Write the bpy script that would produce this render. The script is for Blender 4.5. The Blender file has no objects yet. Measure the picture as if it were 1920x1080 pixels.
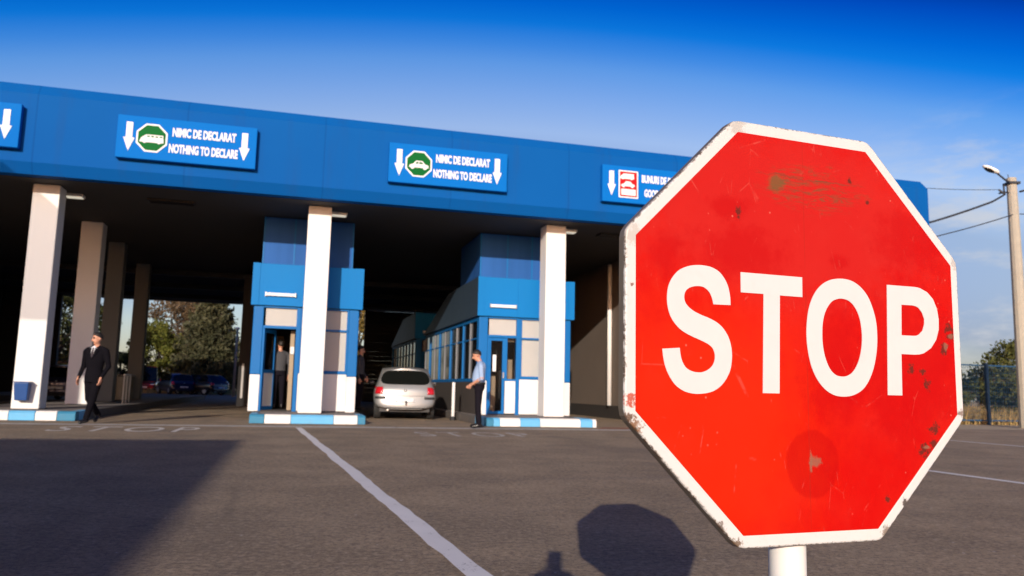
import bpy, bmesh, math, random
import numpy as np
from mathutils import Vector, Matrix, kdtree
from math import sin, cos, tan, radians as rad, pi
random.seed(7); rng = np.random.default_rng(7)
SC = bpy.context.scene
COL = SC.collection
# ------------------------------------------------------------------ facade frame
FA = rad(14.786); CD = 19.769
def F(t, n, z=0.0):
    return Vector((t*cos(FA)-n*sin(FA), CD+t*sin(FA)+n*cos(FA), z))
SUN_EL, SUN_AZ = rad(15.3), rad(5.0)      # travel azimuth of the light, measured from +Y to +X

# ------------------------------------------------------------------ material helpers
class G:
    """small node-graph helper"""
    def __init__(s, name):
        s.m = bpy.data.materials.new(name); s.m.use_nodes = True
        s.t = s.m.node_tree; s.b = s.t.nodes['Principled BSDF']; s.out = s.t.nodes['Material Output']
        s.tc = s.t.nodes.new('ShaderNodeTexCoord')
    def n(s, ty, **k):
        x = s.t.nodes.new('ShaderNode'+ty)
        for a, b in k.items(): setattr(x, a, b)
        return x
    def l(s, a, b): s.t.links.new(a, b)
    def put(s, sock, v):
        if isinstance(v, bpy.types.NodeSocket): s.l(v, sock)
        elif v is not None:
            if isinstance(v, (tuple, list)) and len(v) == 3 and sock.type == 'RGBA': v = (*v, 1)
            sock.default_value = v
    def math(s, op, a, b=None, c=None, clamp=False):
        x = s.n('Math', operation=op, use_clamp=clamp); s.put(x.inputs[0], a); s.put(x.inputs[1], b); s.put(x.inputs[2], c)
        return x.outputs[0]
    def mix(s, f, a, b, mode='MIX'):
        x = s.n('Mix', data_type='RGBA', blend_type=mode); s.put(x.inputs[0], f); s.put(x.inputs[6], a); s.put(x.inputs[7], b)
        return x.outputs[2]
    def noise(s, scale, detail=4, rough=.55, stretch=None, dist=0, off=(0, 0, 0), coord=None):
        c = coord or s.tc.outputs['Object']
        mp = s.n('Mapping'); s.l(c, mp.inputs[0]); mp.inputs['Location'].default_value = off
        if stretch: mp.inputs['Scale'].default_value = stretch
        x = s.n('TexNoise'); s.l(mp.outputs[0], x.inputs['Vector'])
        x.inputs['Scale'].default_value = scale; x.inputs['Detail'].default_value = detail
        x.inputs['Roughness'].default_value = rough; x.inputs['Distortion'].default_value = dist
        return x.outputs['Fac']
    def step(s, v, lo, hi):
        x = s.n('MapRange', interpolation_type='SMOOTHSTEP'); s.put(x.inputs[0], v)
        x.inputs[1].default_value = lo; x.inputs[2].default_value = hi
        return x.outputs[0]
    def bump(s, h, strength=.3, dist=.01):
        x = s.n('Bump'); x.inputs['Strength'].default_value = strength; x.inputs['Distance'].default_value = dist
        s.put(x.inputs['Height'], h); s.l(x.outputs[0], s.b.inputs['Normal'])
    def set(s, col=None, rough=None, metal=None, spec=None, coat=None):
        if col is not None: s.put(s.b.inputs['Base Color'], col)
        if rough is not None: s.put(s.b.inputs['Roughness'], rough)
        if metal is not None: s.put(s.b.inputs['Metallic'], metal)
        if spec is not None: s.put(s.b.inputs['Specular IOR Level'], spec)
        if coat is not None: s.put(s.b.inputs['Coat Weight'], coat); s.b.inputs['Coat Roughness'].default_value = .08
        return s.m

def plain(name, col, rough=.5, metal=0, var=.12, scale=6, spec=.5, coat=None, bump=0, dirt=0, dirtcol=(.12, .10, .08), stretch=None):
    g = G(name)
    nz = g.noise(scale, 5, .6, stretch)
    a = tuple(c*(1-var) for c in col); b = tuple(min(1, c*(1+var)) for c in col)
    c = g.mix(nz, a, b)
    if dirt:
        d = g.math('MULTIPLY', g.step(g.noise(scale*.6, 8, .7, stretch, .4, (3, 1, 7)), .5, .78), dirt)
        c = g.mix(d, c, dirtcol)
    g.set(c, None, metal, spec, coat)
    g.put(g.b.inputs['Roughness'], g.math('MULTIPLY_ADD', nz, .16, rough-.08, True))
    if bump: g.bump(g.noise(scale*8, 4), bump, .004)
    return g.m

M = {}
M['white_paint'] = plain('white_paint', (.78, .77, .74), .6, var=.05, scale=1.2, dirt=.22, dirtcol=(.38, .34, .29), stretch=(1, 1, .35))
M['white_low'] = plain('white_low', (.74, .73, .71), .55, var=.05, scale=2, dirt=.2, dirtcol=(.38, .34, .29))
M['blue_fascia'] = plain('blue_fascia', (.001, .086, .37), .75, var=.09, scale=.45, spec=.06, dirt=.2, dirtcol=(.03, .1, .28), stretch=(1, 1, .25))
M['blue_panel'] = plain('blue_panel', (.001, .138, .50), .7, var=.04, scale=1, spec=.08)
M['blue_frame'] = plain('blue_frame', (.003, .130, .39), .5, var=.08, scale=3, spec=.2)
M['blue_tower'] = plain('blue_tower', (.026, .105, .34), .4, 0, var=.4, scale=.9, stretch=(2, 2, .06), spec=.04)
M['blue_dark'] = plain('blue_dark', (.004, .055, .22), .4, var=.1)
M['grey_metal'] = plain('grey_metal', (.034, .062, .098), .5, .1, var=.15, scale=2)
M['side_panel'] = plain('side_panel', (.06, .050, .044), .7, var=.2, scale=3)
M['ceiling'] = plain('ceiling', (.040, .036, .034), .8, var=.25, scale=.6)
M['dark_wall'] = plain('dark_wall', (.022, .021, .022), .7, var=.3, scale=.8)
M['office_wall'] = plain('office_wall', (.15, .118, .095), .8, var=.14, scale=1.5, dirt=.25)
M['plinth'] = plain('plinth', (.03, .026, .024), .8, var=.3)
M['mullion'] = plain('mullion', (.16, .17, .19), .6, var=.15)
M['shaded_white_paint'] = plain('shaded_white_paint', (.13, .14, .14), .7, var=.08, scale=1.5, dirt=.3, dirtcol=(.16, .15, .13), stretch=(1, 1, .3))  # white of the rear columns with their shade put into the colour
M['roof'] = plain('roof', (.2, .2, .2), .8)
M['cream'] = plain('cream', (.80, .79, .75), .8, var=.06, scale=2.5)
M['beige'] = plain('beige', (.36, .28, .19), .8, var=.15)
M['black'] = plain('black', (.012, .012, .013), .5)
M['rubber'] = plain('rubber', (.02, .02, .02), .85, var=.3, scale=20)
M['concrete'] = plain('concrete', (.37, .345, .285), .85, var=.16, scale=5, bump=.3, dirt=.35, dirtcol=(.2, .17, .13))
M['island'] = plain('island_top', (.22, .19, .17), .9, var=.2, scale=4, bump=.4, dirt=.3)
M['kerb_white'] = plain('kerb_white', (.78, .76, .73), .7, var=.08, scale=5, dirt=.4, dirtcol=(.28, .24, .2))
M['kerb_blue'] = plain('kerb_blue', (.12, .42, .70), .65, var=.1, scale=5, dirt=.35, dirtcol=(.2, .28, .34))
M['kerb_teal_and_shade'] = plain('kerb_teal_and_shade', (.03, .20, .34), .65, var=.12, scale=5, dirt=.3, dirtcol=(.1, .14, .16))  # teal ends, and blue lengths with shade put into the colour
M['kerb_grey'] = plain('kerb_grey', (.11, .098, .088), .85, var=.2, scale=4, dirt=.3)
M['steel'] = plain('steel', (.5, .5, .48), .35, .8, var=.15, scale=4)
M['bin_grey'] = plain('bin_grey', (.2, .2, .17), .5, .3, var=.2)
M['fence_blue'] = plain('fence_blue', (.012, .06, .13), .5, var=.2, scale=6, dirt=.2)
M['wire'] = plain('wire', (.015, .02, .03), .6)
M['lamp_glass'] = plain('lamp_glass', (.75, .70, .58), .25)
M['sign_white'] = plain('sign_white', (.72, .74, .76), .6, var=.03, spec=.1)
M['sign_green'] = plain('sign_green', (.003, .115, .022), .6, var=.06, spec=.08)
M['sign_red'] = plain('sign_red', (.42, .010, .014), .6, var=.06, spec=.08)
M['skin'] = plain('skin', (.56, .27, .17), .55, var=.1, scale=20)
M['suit'] = plain('suit', (.0065, .006, .0085), .95, var=.25, scale=8, spec=.05)
M['shirt_white'] = plain('shirt_white', (.75, .76, .8), .8)
M['shirt_blue'] = plain('shirt_blue', (.30, .42, .62), .85, var=.1, scale=8)
M['shirt_grey'] = plain('shirt_grey', (.055, .055, .062), .85, var=.1)
M['trousers'] = plain('trousers', (.010, .0085, .013), .95, var=.25, scale=9, spec=.08)
M['hair'] = plain('hair', (.012, .009, .007), .6, var=.4, scale=40)
M['tie'] = plain('tie', (.02, .012, .02), .5)
M['shoe'] = plain('shoe', (.010, .009, .009), .3)
M['notice'] = plain('notice', (.75, .75, .74), .7)
M['bark'] = plain('bark', (.10, .075, .055), .9, var=.35, scale=9, bump=.6, stretch=(1, 1, .2))

def glass(name, tint=(.02, .022, .025), trans=.75, through=.93):
    g = G(name)
    tr = g.n('BsdfTransparent'); tr.inputs[0].default_value = (through, through, through, 1)
    mx = g.n('MixShader'); mx.inputs[0].default_value = trans
    g.set(tint, .06, 0, .6)
    g.l(g.b.outputs[0], mx.inputs[1]); g.l(tr.outputs[0], mx.inputs[2]); g.l(mx.outputs[0], g.out.inputs[0])
    return g.m
M['glass'] = glass('window_glass', trans=.92)
M['glass_dark'] = plain('glass_dark', (.010, .011, .013), .08, var=.3, scale=1.5, spec=.6)
M['car_glass'] = plain('car_glass', (.008, .009, .008), .06, spec=.6)
M['red_lens'] = plain('red_lens', (.50, .012, .02), .15, coat=1)
M['white_lens'] = plain('white_lens', (.6, .6, .6), .15, coat=1)
M['plate'] = plain('plate', (.7, .7, .7), .4)
_l = M['lamp_glass'].node_tree.nodes['Principled BSDF']; _l.inputs['Emission Color'].default_value = (1, .93, .74, 1); _l.inputs['Emission Strength'].default_value = .55
def paint(name, col, metal=.3): return plain(name, col, .3, metal, .04, 3, .5, 1, dirt=.12)
M['car_silver'] = plain('car_silver', (.31, .31, .305), .42, .4, .04, 3, .5, .6, dirt=.1)
M['car_navy'] = paint('car_navy', (.012, .018, .055)); M['car_black'] = paint('car_black', (.012, .012, .014))
M['car_red'] = paint('car_red', (.36, .02, .02), 0)
M['bumper_black'] = plain('bumper_black', (.03, .03, .03), .6)

def leafmat(name, a, b, scale=1.2):
    g = G(name)
    nz = g.noise(scale, 3, .6); fine = g.noise(scale*9, 2, .5, off=(5, 2, 1))
    c = g.mix(g.step(nz, .3, .7), a, b)
    c = g.mix(g.math('MULTIPLY', fine, .5), c, tuple(x*.55 for x in a))
    g.set(c, .65, 0, .25)
    tl = g.n('BsdfTranslucent'); g.put(tl.inputs[0], c)
    mx = g.n('MixShader'); mx.inputs[0].default_value = .22
    g.l(g.b.outputs[0], mx.inputs[1]); g.l(tl.outputs[0], mx.inputs[2]); g.l(mx.outputs[0], g.out.inputs[0])
    return g.m
M['needles'] = leafmat('needles', (.062, .066, .030), (.118, .112, .054))
M['leaf_olive'] = leafmat('leaf_olive', (.105, .115, .018), (.17, .175, .03))
M['leaf_brown'] = leafmat('leaf_brown', (.12, .085, .045), (.17, .12, .07))
M['leaf_green'] = leafmat('leaf_green', (.045, .058, .016), (.085, .09, .025))
M['leaf_fresh'] = leafmat('leaf_fresh', (.075, .088, .022), (.14, .145, .04))
M['leaf_yellow'] = leafmat('leaf_yellow', (.20, .14, .03), (.28, .20, .06))
M['dry_grass'] = leafmat('dry_grass', (.36, .25, .10), (.50, .37, .16), .6)

def fascia_mat():
    g = G('blue_cladding')
    sx = g.n('SeparateXYZ'); g.l(g.tc.outputs['Object'], sx.inputs[0])
    streak = g.noise(1, 6, .65, (2.6, 2.6, .22)); big = g.noise(.35, 4, .6, off=(3, 1, 2))
    c = g.mix(big, (.001, .078, .305), (.002, .096, .355))
    c = g.mix(g.math('MULTIPLY', g.step(streak, .50, .74), .34), c, (.012, .066, .23))
    fr = g.math('ABSOLUTE', g.math('SUBTRACT', g.math('FRACT', g.math('DIVIDE', sx.outputs[0], 3.04)), .5))
    seam = g.math('SUBTRACT', 1, g.step(fr, .0035, .0075))
    c = g.mix(g.math('MULTIPLY', seam, .24), c, (.001, .03, .14))
    g.set(c, .7, 0, .07); g.bump(g.math('ADD', g.noise(.8, 3, .5, (1, 1, .5)), g.math('MULTIPLY', seam, -.4)), .12, .05)
    return g.m
M['blue_fascia'] = fascia_mat()
# ---- asphalt
def asphalt():
    g = G('asphalt')
    agg = g.noise(260, 2, .7); agg2 = g.noise(55, 3, .75, off=(1, 5, 0)); agg3 = g.noise(24, 4, .8, off=(6, 5, 0))
    mid = g.noise(1.1, 6, .62); big = g.noise(.16, 4, .6, off=(4, 2, 0))
    rot = g.n('Mapping'); rot.inputs['Rotation'].default_value = (0, 0, -FA); g.l(g.tc.outputs['Object'], rot.inputs[0])
    streak = g.noise(1.0, 5, .6, (.10, 1.5, 1), .25, (2, 3, 0), rot.outputs[0])
    streak2 = g.noise(1.0, 5, .65, (.35, 3.2, 1), .5, (7, 9, 0), rot.outputs[0])
    c = g.mix(g.step(mid, .36, .66), (.285, .205, .118), (.435, .315, .188))
    c = g.mix(g.math('MULTIPLY', g.step(big, .42, .68), .5), c, (.23, .17, .11))
    c = g.mix(g.math('MULTIPLY', g.step(streak, .53, .72), .40), c, (.125, .10, .085))
    c = g.mix(g.math('MULTIPLY', g.step(streak2, .60, .76), .40), c, (.10, .08, .07))
    c = g.mix(g.math('MULTIPLY', g.step(agg, .30, .75), .6), c, g.mix(.5, c, (.46, .38, .32)))
    flake = g.noise(1, 3, .6, (9, 26, 1), .3, (3, 7, 0), rot.outputs[0])
    c = g.mix(g.math('MULTIPLY', g.step(flake, .55, .66), .45), c, (.12, .095, .08))
    c = g.mix(g.math('MULTIPLY', g.step(agg2, .50, .62), .65), c, (.125, .098, .082))
    c = g.mix(g.math('MULTIPLY', g.step(agg3, .50, .62), .60), c, (.14, .105, .085))
    c = g.mix(g.math('MULTIPLY', g.step(agg3, .47, .36), .45), c, (.58, .45, .34))
    dash = g.noise(1, 4, .65, (2.0, 8.5, 1), .4, (1, 4, 0), rot.outputs[0])
    c = g.mix(g.math('MULTIPLY', g.step(dash, .62, .70), .5), c, (.11, .085, .066))
    # oily band in the middle of each lane, broken up
    sx = g.n('SeparateXYZ'); g.l(rot.outputs[0], sx.inputs[0])
    ph = g.math('FRACT', g.math('DIVIDE', g.math('ADD', sx.outputs[0], 10.45), 6.1))
    lane = g.math('SUBTRACT', 1, g.step(g.math('ABSOLUTE', g.math('SUBTRACT', ph, .5)), .06, .26))
    oil = g.math('MULTIPLY', lane, g.step(g.noise(.9, 6, .7, (1, .35, 1), .5, (8, 1, 0), rot.outputs[0]), .42, .68))
    c = g.mix(g.math('MULTIPLY', oil, .34), c, (.12, .095, .078))
    spot = g.step(g.noise(2.2, 5, .6, off=(11, 3, 0)), .68, .74)
    c = g.mix(g.math('MULTIPLY', spot, .5), c, (.09, .07, .058))
    # cracks
    v = g.n('TexVoronoi', feature='DISTANCE_TO_EDGE'); v.inputs['Scale'].default_value = .35
    wob = g.n('Mix', data_type='VECTOR'); wob.inputs[0].default_value = .12
    nzc = g.n('TexNoise'); nzc.inputs['Scale'].default_value = 2.5; nzc.inputs['Detail'].default_value = 6
    g.l(g.tc.outputs['Object'], nzc.inputs[0]); g.l(g.tc.outputs['Object'], wob.inputs[4]); g.l(nzc.outputs['Color'], wob.inputs[5])
    g.l(wob.outputs[1], v.inputs['Vector'])
    crack = g.math('MULTIPLY', g.math('SUBTRACT', 1, g.step(v.outputs['Distance'], .003, .012)), g.step(g.noise(.5, 3, off=(9, 9, 0)), .5, .62))
    c = g.mix(g.math('MULTIPLY', crack, .22), c, (.07, .06, .052))
    # small pale chips of stone
    vs = g.n('TexVoronoi'); vs.inputs['Scale'].default_value = 14; g.l(g.tc.outputs['Object'], vs.inputs['Vector'])
    chip = g.math('MULTIPLY', g.math('SUBTRACT', 1, g.step(vs.outputs['Distance'], .10, .17)), g.step(g.noise(6, 2, off=(3, 3, 3)), .62, .66))
    c = g.mix(g.math('MULTIPLY', chip, .6), c, (.70, .64, .58))
    g.set(c, .85, 0, .3)
    g.bump(g.math('ADD', agg, g.math('MULTIPLY', g.math('ADD', agg2, agg3), .9)), .8, .008)
    return g.m
M['asphalt'] = asphalt()
def worn_paint(name, col, lo=.36, hi=.6):
    g = G(name)
    nz = g.math('ADD', g.math('MULTIPLY', g.noise(5, 8, .75), .6), g.math('MULTIPLY', g.noise(90, 3, .6), .4))
    c = g.mix(g.noise(2.5, 5), tuple(x*.82 for x in col), col)
    g.set(c, .75, 0, .3)
    tr = g.n('BsdfTransparent'); mx = g.n('MixShader'); g.l(g.step(nz, lo, hi), mx.inputs[0])
    g.l(tr.outputs[0], mx.inputs[1]); g.l(g.b.outputs[0], mx.inputs[2]); g.l(mx.outputs[0], g.out.inputs[0])
    return g.m
M['line_paint'] = worn_paint('line_paint', (.84, .80, .77), .30, .42)
M['bar_paint'] = worn_paint('bar_paint', (.56, .51, .46), .34, .5)
M['text_paint'] = worn_paint('text_paint', (.72, .66, .60), .30, .46)
M['red_paint'] = worn_paint('red_paint', (.36, .14, .09), .34, .55)
M['field'] = plain('field', (.34, .245, .11), .95, var=.35, scale=.25)
M['verge'] = plain('verge', (.38, .30, .20), .95, var=.3, scale=2.5, bump=.5)

# ------------------------------------------------------------------ mesh helpers
class MB:
    def __init__(s): s.v = []; s.f = []; s.m = []; s.cuts = []
    def add(s, vs, fs, m=0):
        o = len(s.v); s.cuts.append((o, len(s.f))); s.v += [tuple(v) for v in vs]; s.f += [tuple(i+o for i in f) for f in fs]; s.m += [m]*len(fs); return s
    def box(s, x0, x1, y0, y1, z0, z1, m=0):
        return s.add([(x0,y0,z0),(x1,y0,z0),(x1,y1,z0),(x0,y1,z0),(x0,y0,z1),(x1,y0,z1),(x1,y1,z1),(x0,y1,z1)],
                     [(0,3,2,1),(4,5,6,7),(0,1,5,4),(1,2,6,5),(2,3,7,6),(3,0,4,7)], m)
    def cyl(s, p0, p1, r0, r1=None, n=12, m=0, cap=True):
        r1 = r0 if r1 is None else r1
        p0 = Vector(p0); p1 = Vector(p1); d = (p1-p0).normalized()
        u = d.orthogonal().normalized(); w = d.cross(u)
        vs = [p0+(u*cos(2*pi*i/n)+w*sin(2*pi*i/n))*r0 for i in range(n)]+[p1+(u*cos(2*pi*i/n)+w*sin(2*pi*i/n))*r1 for i in range(n)]
        fs = [(i, (i+1) % n, n+(i+1) % n, n+i) for i in range(n)]
        if cap: fs += [tuple(range(n-1, -1, -1)), tuple(range(n, 2*n))]
        return s.add(vs, fs, m)
    def tube(s, pts, r, n=8, m=0):
        for a, b in zip(pts[:-1], pts[1:]): s.cyl(a, b, r, r, n, m)
        return s
    def prism(s, poly, y0, y1, m=0):          # polygon in XZ, extruded along Y (front y0)
        n = len(poly)
        return s.add([(x, y0, z) for x, z in poly]+[(x, y1, z) for x, z in poly],
                     [tuple(range(n)), tuple(range(2*n-1, n-1, -1))]+[(i, n+i, n+(i+1) % n, (i+1) % n) for i in range(n)], m)
    def ell(s, c, r, n=14, k=8, m=0, rot=None):
        vs = []; fs = []
        for j in range(k+1):
            th = pi*j/k
            for i in range(n):
                p = Vector((r[0]*sin(th)*cos(2*pi*i/n), r[1]*sin(th)*sin(2*pi*i/n), r[2]*cos(th)))
                if rot: p = rot @ p
                vs.append(Vector(c)+p)
        for j in range(k):
            for i in range(n): fs.append((j*n+i, (j+1)*n+i, (j+1)*n+(i+1) % n, j*n+(i+1) % n))
        return s.add(vs, fs, m)
    def mesh(s, name, mats):
        me = bpy.data.meshes.new(name); me.from_pydata(s.v, [], s.f)
        for x in (mats if isinstance(mats, (list, tuple)) else [mats]): me.materials.append(x)
        me.polygons.foreach_set('material_index', s.m); me.update()
        return me
    def split(s, name, mats, parent=None, **k):     # one object per added piece
        out = []
        for a, b in zip(s.cuts, s.cuts[1:]+[(len(s.v), len(s.f))]):
            q = MB(); q.v = s.v[a[0]:b[0]]; q.f = [tuple(i-a[0] for i in f) for f in s.f[a[1]:b[1]]]; q.m = s.m[a[1]:b[1]]
            out.append(q.build(name, mats, parent, **k))
        return out
    def build(s, name, mats, parent=None, smooth=False, bevel=0, merge=False, recalc=True):
        me = s.mesh(name, mats)
        if recalc:
            bm = bmesh.new(); bm.from_mesh(me)
            if merge: bmesh.ops.remove_doubles(bm, verts=bm.verts, dist=1e-4)
            bmesh.ops.recalc_face_normals(bm, faces=bm.faces); bm.to_mesh(me); bm.free()
        o = bpy.data.objects.new(name, me); COL.objects.link(o)
        if parent: o.parent = parent
        if smooth:
            for p in me.polygons: p.use_smooth = True
        if bevel:
            b = o.modifiers.new('bevel', 'BEVEL'); b.width = bevel; b.segments = 2; b.limit_method = 'ANGLE'; b.angle_limit = rad(40)
        return o
def fromnp(name, v, f, mat, parent=None):
    me = bpy.data.meshes.new(name); me.from_pydata(v.tolist(), [], f.tolist()); me.materials.append(mat)
    o = bpy.data.objects.new(name, me); COL.objects.link(o)
    if parent: o.parent = parent
    return o
def tag(o, label, cat, group=None, kind=None):
    o['label'] = label; o['category'] = cat
    if group: o['group'] = group
    if kind: o['kind'] = kind
    return o
def thing(name, label, cat, loc=(0, 0, 0), rotz=0, group=None, kind=None):
    o = bpy.data.objects.new(name, None); COL.objects.link(o); o.empty_display_size = .2
    o.location = loc; o.rotation_euler = (0, 0, rotz)
    return tag(o, label, cat, group, kind)
def thingF(name, label, cat, t, n, z=0, **k): return thing(name, label, cat, F(t, n, z), FA, **k)
def dup(root, loc, rotz, label, group=None):
    r = root.copy(); COL.objects.link(r); r.location = loc; r.rotation_euler = (0, 0, rotz); r['label'] = label
    if group: r['group'] = group
    for ch in list(root.children):
        c = ch.copy(); COL.objects.link(c); c.parent = r
        for g in list(ch.children):
            d = g.copy(); COL.objects.link(d); d.parent = c
    return r
def text_mesh(body, width, height, bold=.02, extrude=.003, space=1.0):
    """text as verts/faces in XZ plane, centred at 0, front towards -Y, stretched to width x height"""
    cu = bpy.data.curves.new('txt', 'FONT'); cu.body = body; cu.size = 1; cu.offset = bold; cu.extrude = extrude; cu.space_character = space
    cu.resolution_u = 3
    ob = bpy.data.objects.new('txt', cu); COL.objects.link(ob)
    dg = bpy.context.evaluated_depsgraph_get(); me = ob.evaluated_get(dg).to_mesh()
    co = np.array([v.co[:] for v in me.vertices]); fs = [tuple(p.vertices) for p in me.polygons]
    ob.evaluated_get(dg).to_mesh_clear(); bpy.data.objects.remove(ob)
    lo, hi = co.min(0), co.max(0)
    x = (co[:, 0]-(lo[0]+hi[0])/2)*width/(hi[0]-lo[0]); z = (co[:, 1]-(lo[1]+hi[1])/2)*height/(hi[1]-lo[1]); y = -co[:, 2]
    return np.stack([x, y, z], 1), fs

# ------------------------------------------------------------------ GROUND
def sheet(name, corners, z, mat, label, cat, F_=True):
    mb = MB(); mb.add([F(t, n, z) if F_ else (t, n, z) for t, n in corners], [tuple(range(len(corners)))])
    o = mb.build(name, mat, recalc=False)
    return tag(o, label, cat, kind='structure')
sheet('field', [(-900, -900), (900, -900), (900, 900), (-900, 900)], -.02, M['field'], 'flat dry yellow field reaching the horizon', 'field', False)
sheet('road', [(-70, -60), (70, -60), (70, .12), (14.5, .12), (14.5, 40.5), (-70, 40.5)], 0, M['asphalt'], 'worn brownish grey asphalt in front of the customs hall', 'road')
sheet('verge', [(14.5, .12), (60, .12), (60, 4.2), (14.5, 4.2)], .004, M['verge'], 'strip of dusty pale earth between the road and the blue fence', 'verge')
def strip(name, pts, z, mat, label, cat='road marking'):
    o = sheet(name, pts, z, mat, label, cat); return o
strip('stop_line', [(-30, -2.62), (6.5, -2.62), (6.5, -2.12), (-30, -2.12)], .004, M['bar_paint'], 'worn pale stop line painted across the lanes in front of the kerbs')
# lane line with slightly wavy edges
mb = MB(); K = 60; vs = []
for i in range(K+1):
    f = i/K; n = -2.75-f*15; t = -4.83+.68*f*15/12.7
    wv = .004*random.uniform(-1, 1)+.006*sin(f*37); wd = .062+.008*random.uniform(-1, 1)
    vs += [F(t-wd+wv, n, .005), F(t+wd+wv, n, .005)]
mb.add(vs, [(2*i, 2*i+1, 2*i+3, 2*i+2) for i in range(K)])
tag(mb.build('lane_line', M['line_paint'], recalc=False), 'long white lane line running from the bottom edge to the middle kerb', 'road marking', kind='structure')
strip('lane_line', [(2.47, -22), (2.60, -22), (2.57, -3), (2.45, -3)], .005, M['line_paint'], 'white lane line on the road right of the stop sign, nearer one')
strip('lane_line', [(8.68, -26), (8.80, -26), (8.80, -2.8), (8.68, -2.8)], .005, M['line_paint'], 'white lane line on the road right of the stop sign, farther one by the fence')
strip('painted_patch', [(1.9, -1.95), (4.6, -1.95), (4.6, -1.25), (2.35, -1.25)], .0045, M['red_paint'], 'faded reddish paint on the road by the right kerb end')
def ground_text(t0, n0, w, h, label, mat):
    v, f = text_mesh('STOP', w, h, .0, 0.0, 1.25)
    o = MB().add([F(t0+x, n0+z, .0052) for x, y, z in v], f).build('road_lettering', mat, recalc=False)
    tag(o, label, 'road marking', kind='structure')
ground_text(-7.78, -3.85, 2.35, 1.5, 'white word STOP painted on the left lane near the walking man', M['text_paint'])
ground_text(-1.62, -4.55, 2.2, 1.3, 'faint worn word STOP painted on the lane behind the silver car', M['bar_paint'])

# ------------------------------------------------------------------ CUSTOMS HALL CANOPY
T0, T1, N0, N1 = -34.0, 12.62, -.9, 26.4
hall = thingF('customs_canopy', 'long blue customs canopy on square white columns over the lanes', 'canopy', 0, 0)
mb = MB()
lev = [(5.20, .13), (5.44, 0), (6.95, 0), (7.19, .13)]
for z, i in lev: mb.v += [(T0+i, N0+i, z), (T1-i, N0+i, z), (T1-i, N1-i, z), (T0+i, N1-i, z)]
for k in range(3):
    for i in range(4): mb.f.append((4*k+i, 4*k+(i+1) % 4, 4*k+4+(i+1) % 4, 4*k+4+i)); mb.m.append(0)
mb.add([(T0+.13, N0+.13, 5.2), (T1-.13, N0+.13, 5.2), (T1-.13, N1-.13, 5.2), (T0+.13, N1-.13, 5.2), (T0+.4, N0+.4, 5.2), (T1-.4, N0+.4, 5.2), (T1-.4, N1-.4, 5.2), (T0+.4, N1-.4, 5.2)],
       [(i, (i+1) % 4, 4+(i+1) % 4, 4+i) for i in range(4)])
mb.build('fascia', M['blue_fascia'], hall, bevel=.015)
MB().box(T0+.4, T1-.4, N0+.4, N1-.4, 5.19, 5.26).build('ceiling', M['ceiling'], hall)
MB().box(T0+.13, T1-.13, N0+.13, N1-.13, 7.10, 7.187).build('roof', M['roof'], hall)
b = MB()
for n in (13.5, 18, 22.5): b.box(T0+.5, T1-.5, n-.15, n+.15, 5.0, 5.188)
b.split('ceiling_beam', M['black'], hall)
colm = MB().box(-.275, .275, 0, .52, 0, 5.0).mesh('column', [M['white_paint']])
rearm = MB().box(-.24, .24, 0, .45, 0, 5.0).mesh('column', [M['shaded_white_paint']])
def column(t, n, z0=.196):
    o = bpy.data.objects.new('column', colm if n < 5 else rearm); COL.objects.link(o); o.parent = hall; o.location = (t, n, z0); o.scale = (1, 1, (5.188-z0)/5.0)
    b = o.modifiers.new('bevel', 'BEVEL'); b.width = .02; b.segments = 2
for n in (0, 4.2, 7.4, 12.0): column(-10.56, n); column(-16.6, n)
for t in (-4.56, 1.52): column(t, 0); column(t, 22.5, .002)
for t in (7.6, 12.1): column(t, 0, .002)

def ceiling_lamp(t, n, label):
    r = thingF('ceiling_lamp', label, 'lamp', t, n, 5.19, group='lamps under the canopy')
    MB().box(-.20, .20, -.13, .13, -.07, -.002).build('housing', M['white_low'], r, bevel=.01)
    MB().box(-.17, .17, -.10, .10, -.085, -.071).build('diffuser', M['lamp_glass'], r)
for t, n, l in ((-10.2, .85, 'small white ceiling lamp beside the top of the left column'), (-4.08, .6, 'small white ceiling lamp beside the top of the middle column'), (2.03, .45, 'small white ceiling lamp beside the top of the right column')):
    ceiling_lamp(t, n, l)
def vent(t, n, label):
    r = thingF('ceiling_vent', label, 'vent', t, n, 5.19, group='vents in the canopy ceiling')
    b = MB().box(-.5, .5, -.03, -.0, -.05, -.002).box(-.5, .5, .30, .33, -.05, -.002).box(-.53, -.5, -.03, .33, -.05, -.002).box(.5, .53, -.03, .33, -.05, -.002)
    b.build('frame', M['black'], r)
    s = MB()
    for i in range(4): s.box(-.5, .5, .03+i*.07, .06+i*.07, -.04, -.02)
    s.build('slat', M['black'], r)
vent(-8.05, .6, 'dark slatted vent in the ceiling left of the middle column'); vent(3.5, .5, 'dark slatted vent in the ceiling right of the right column')

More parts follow.
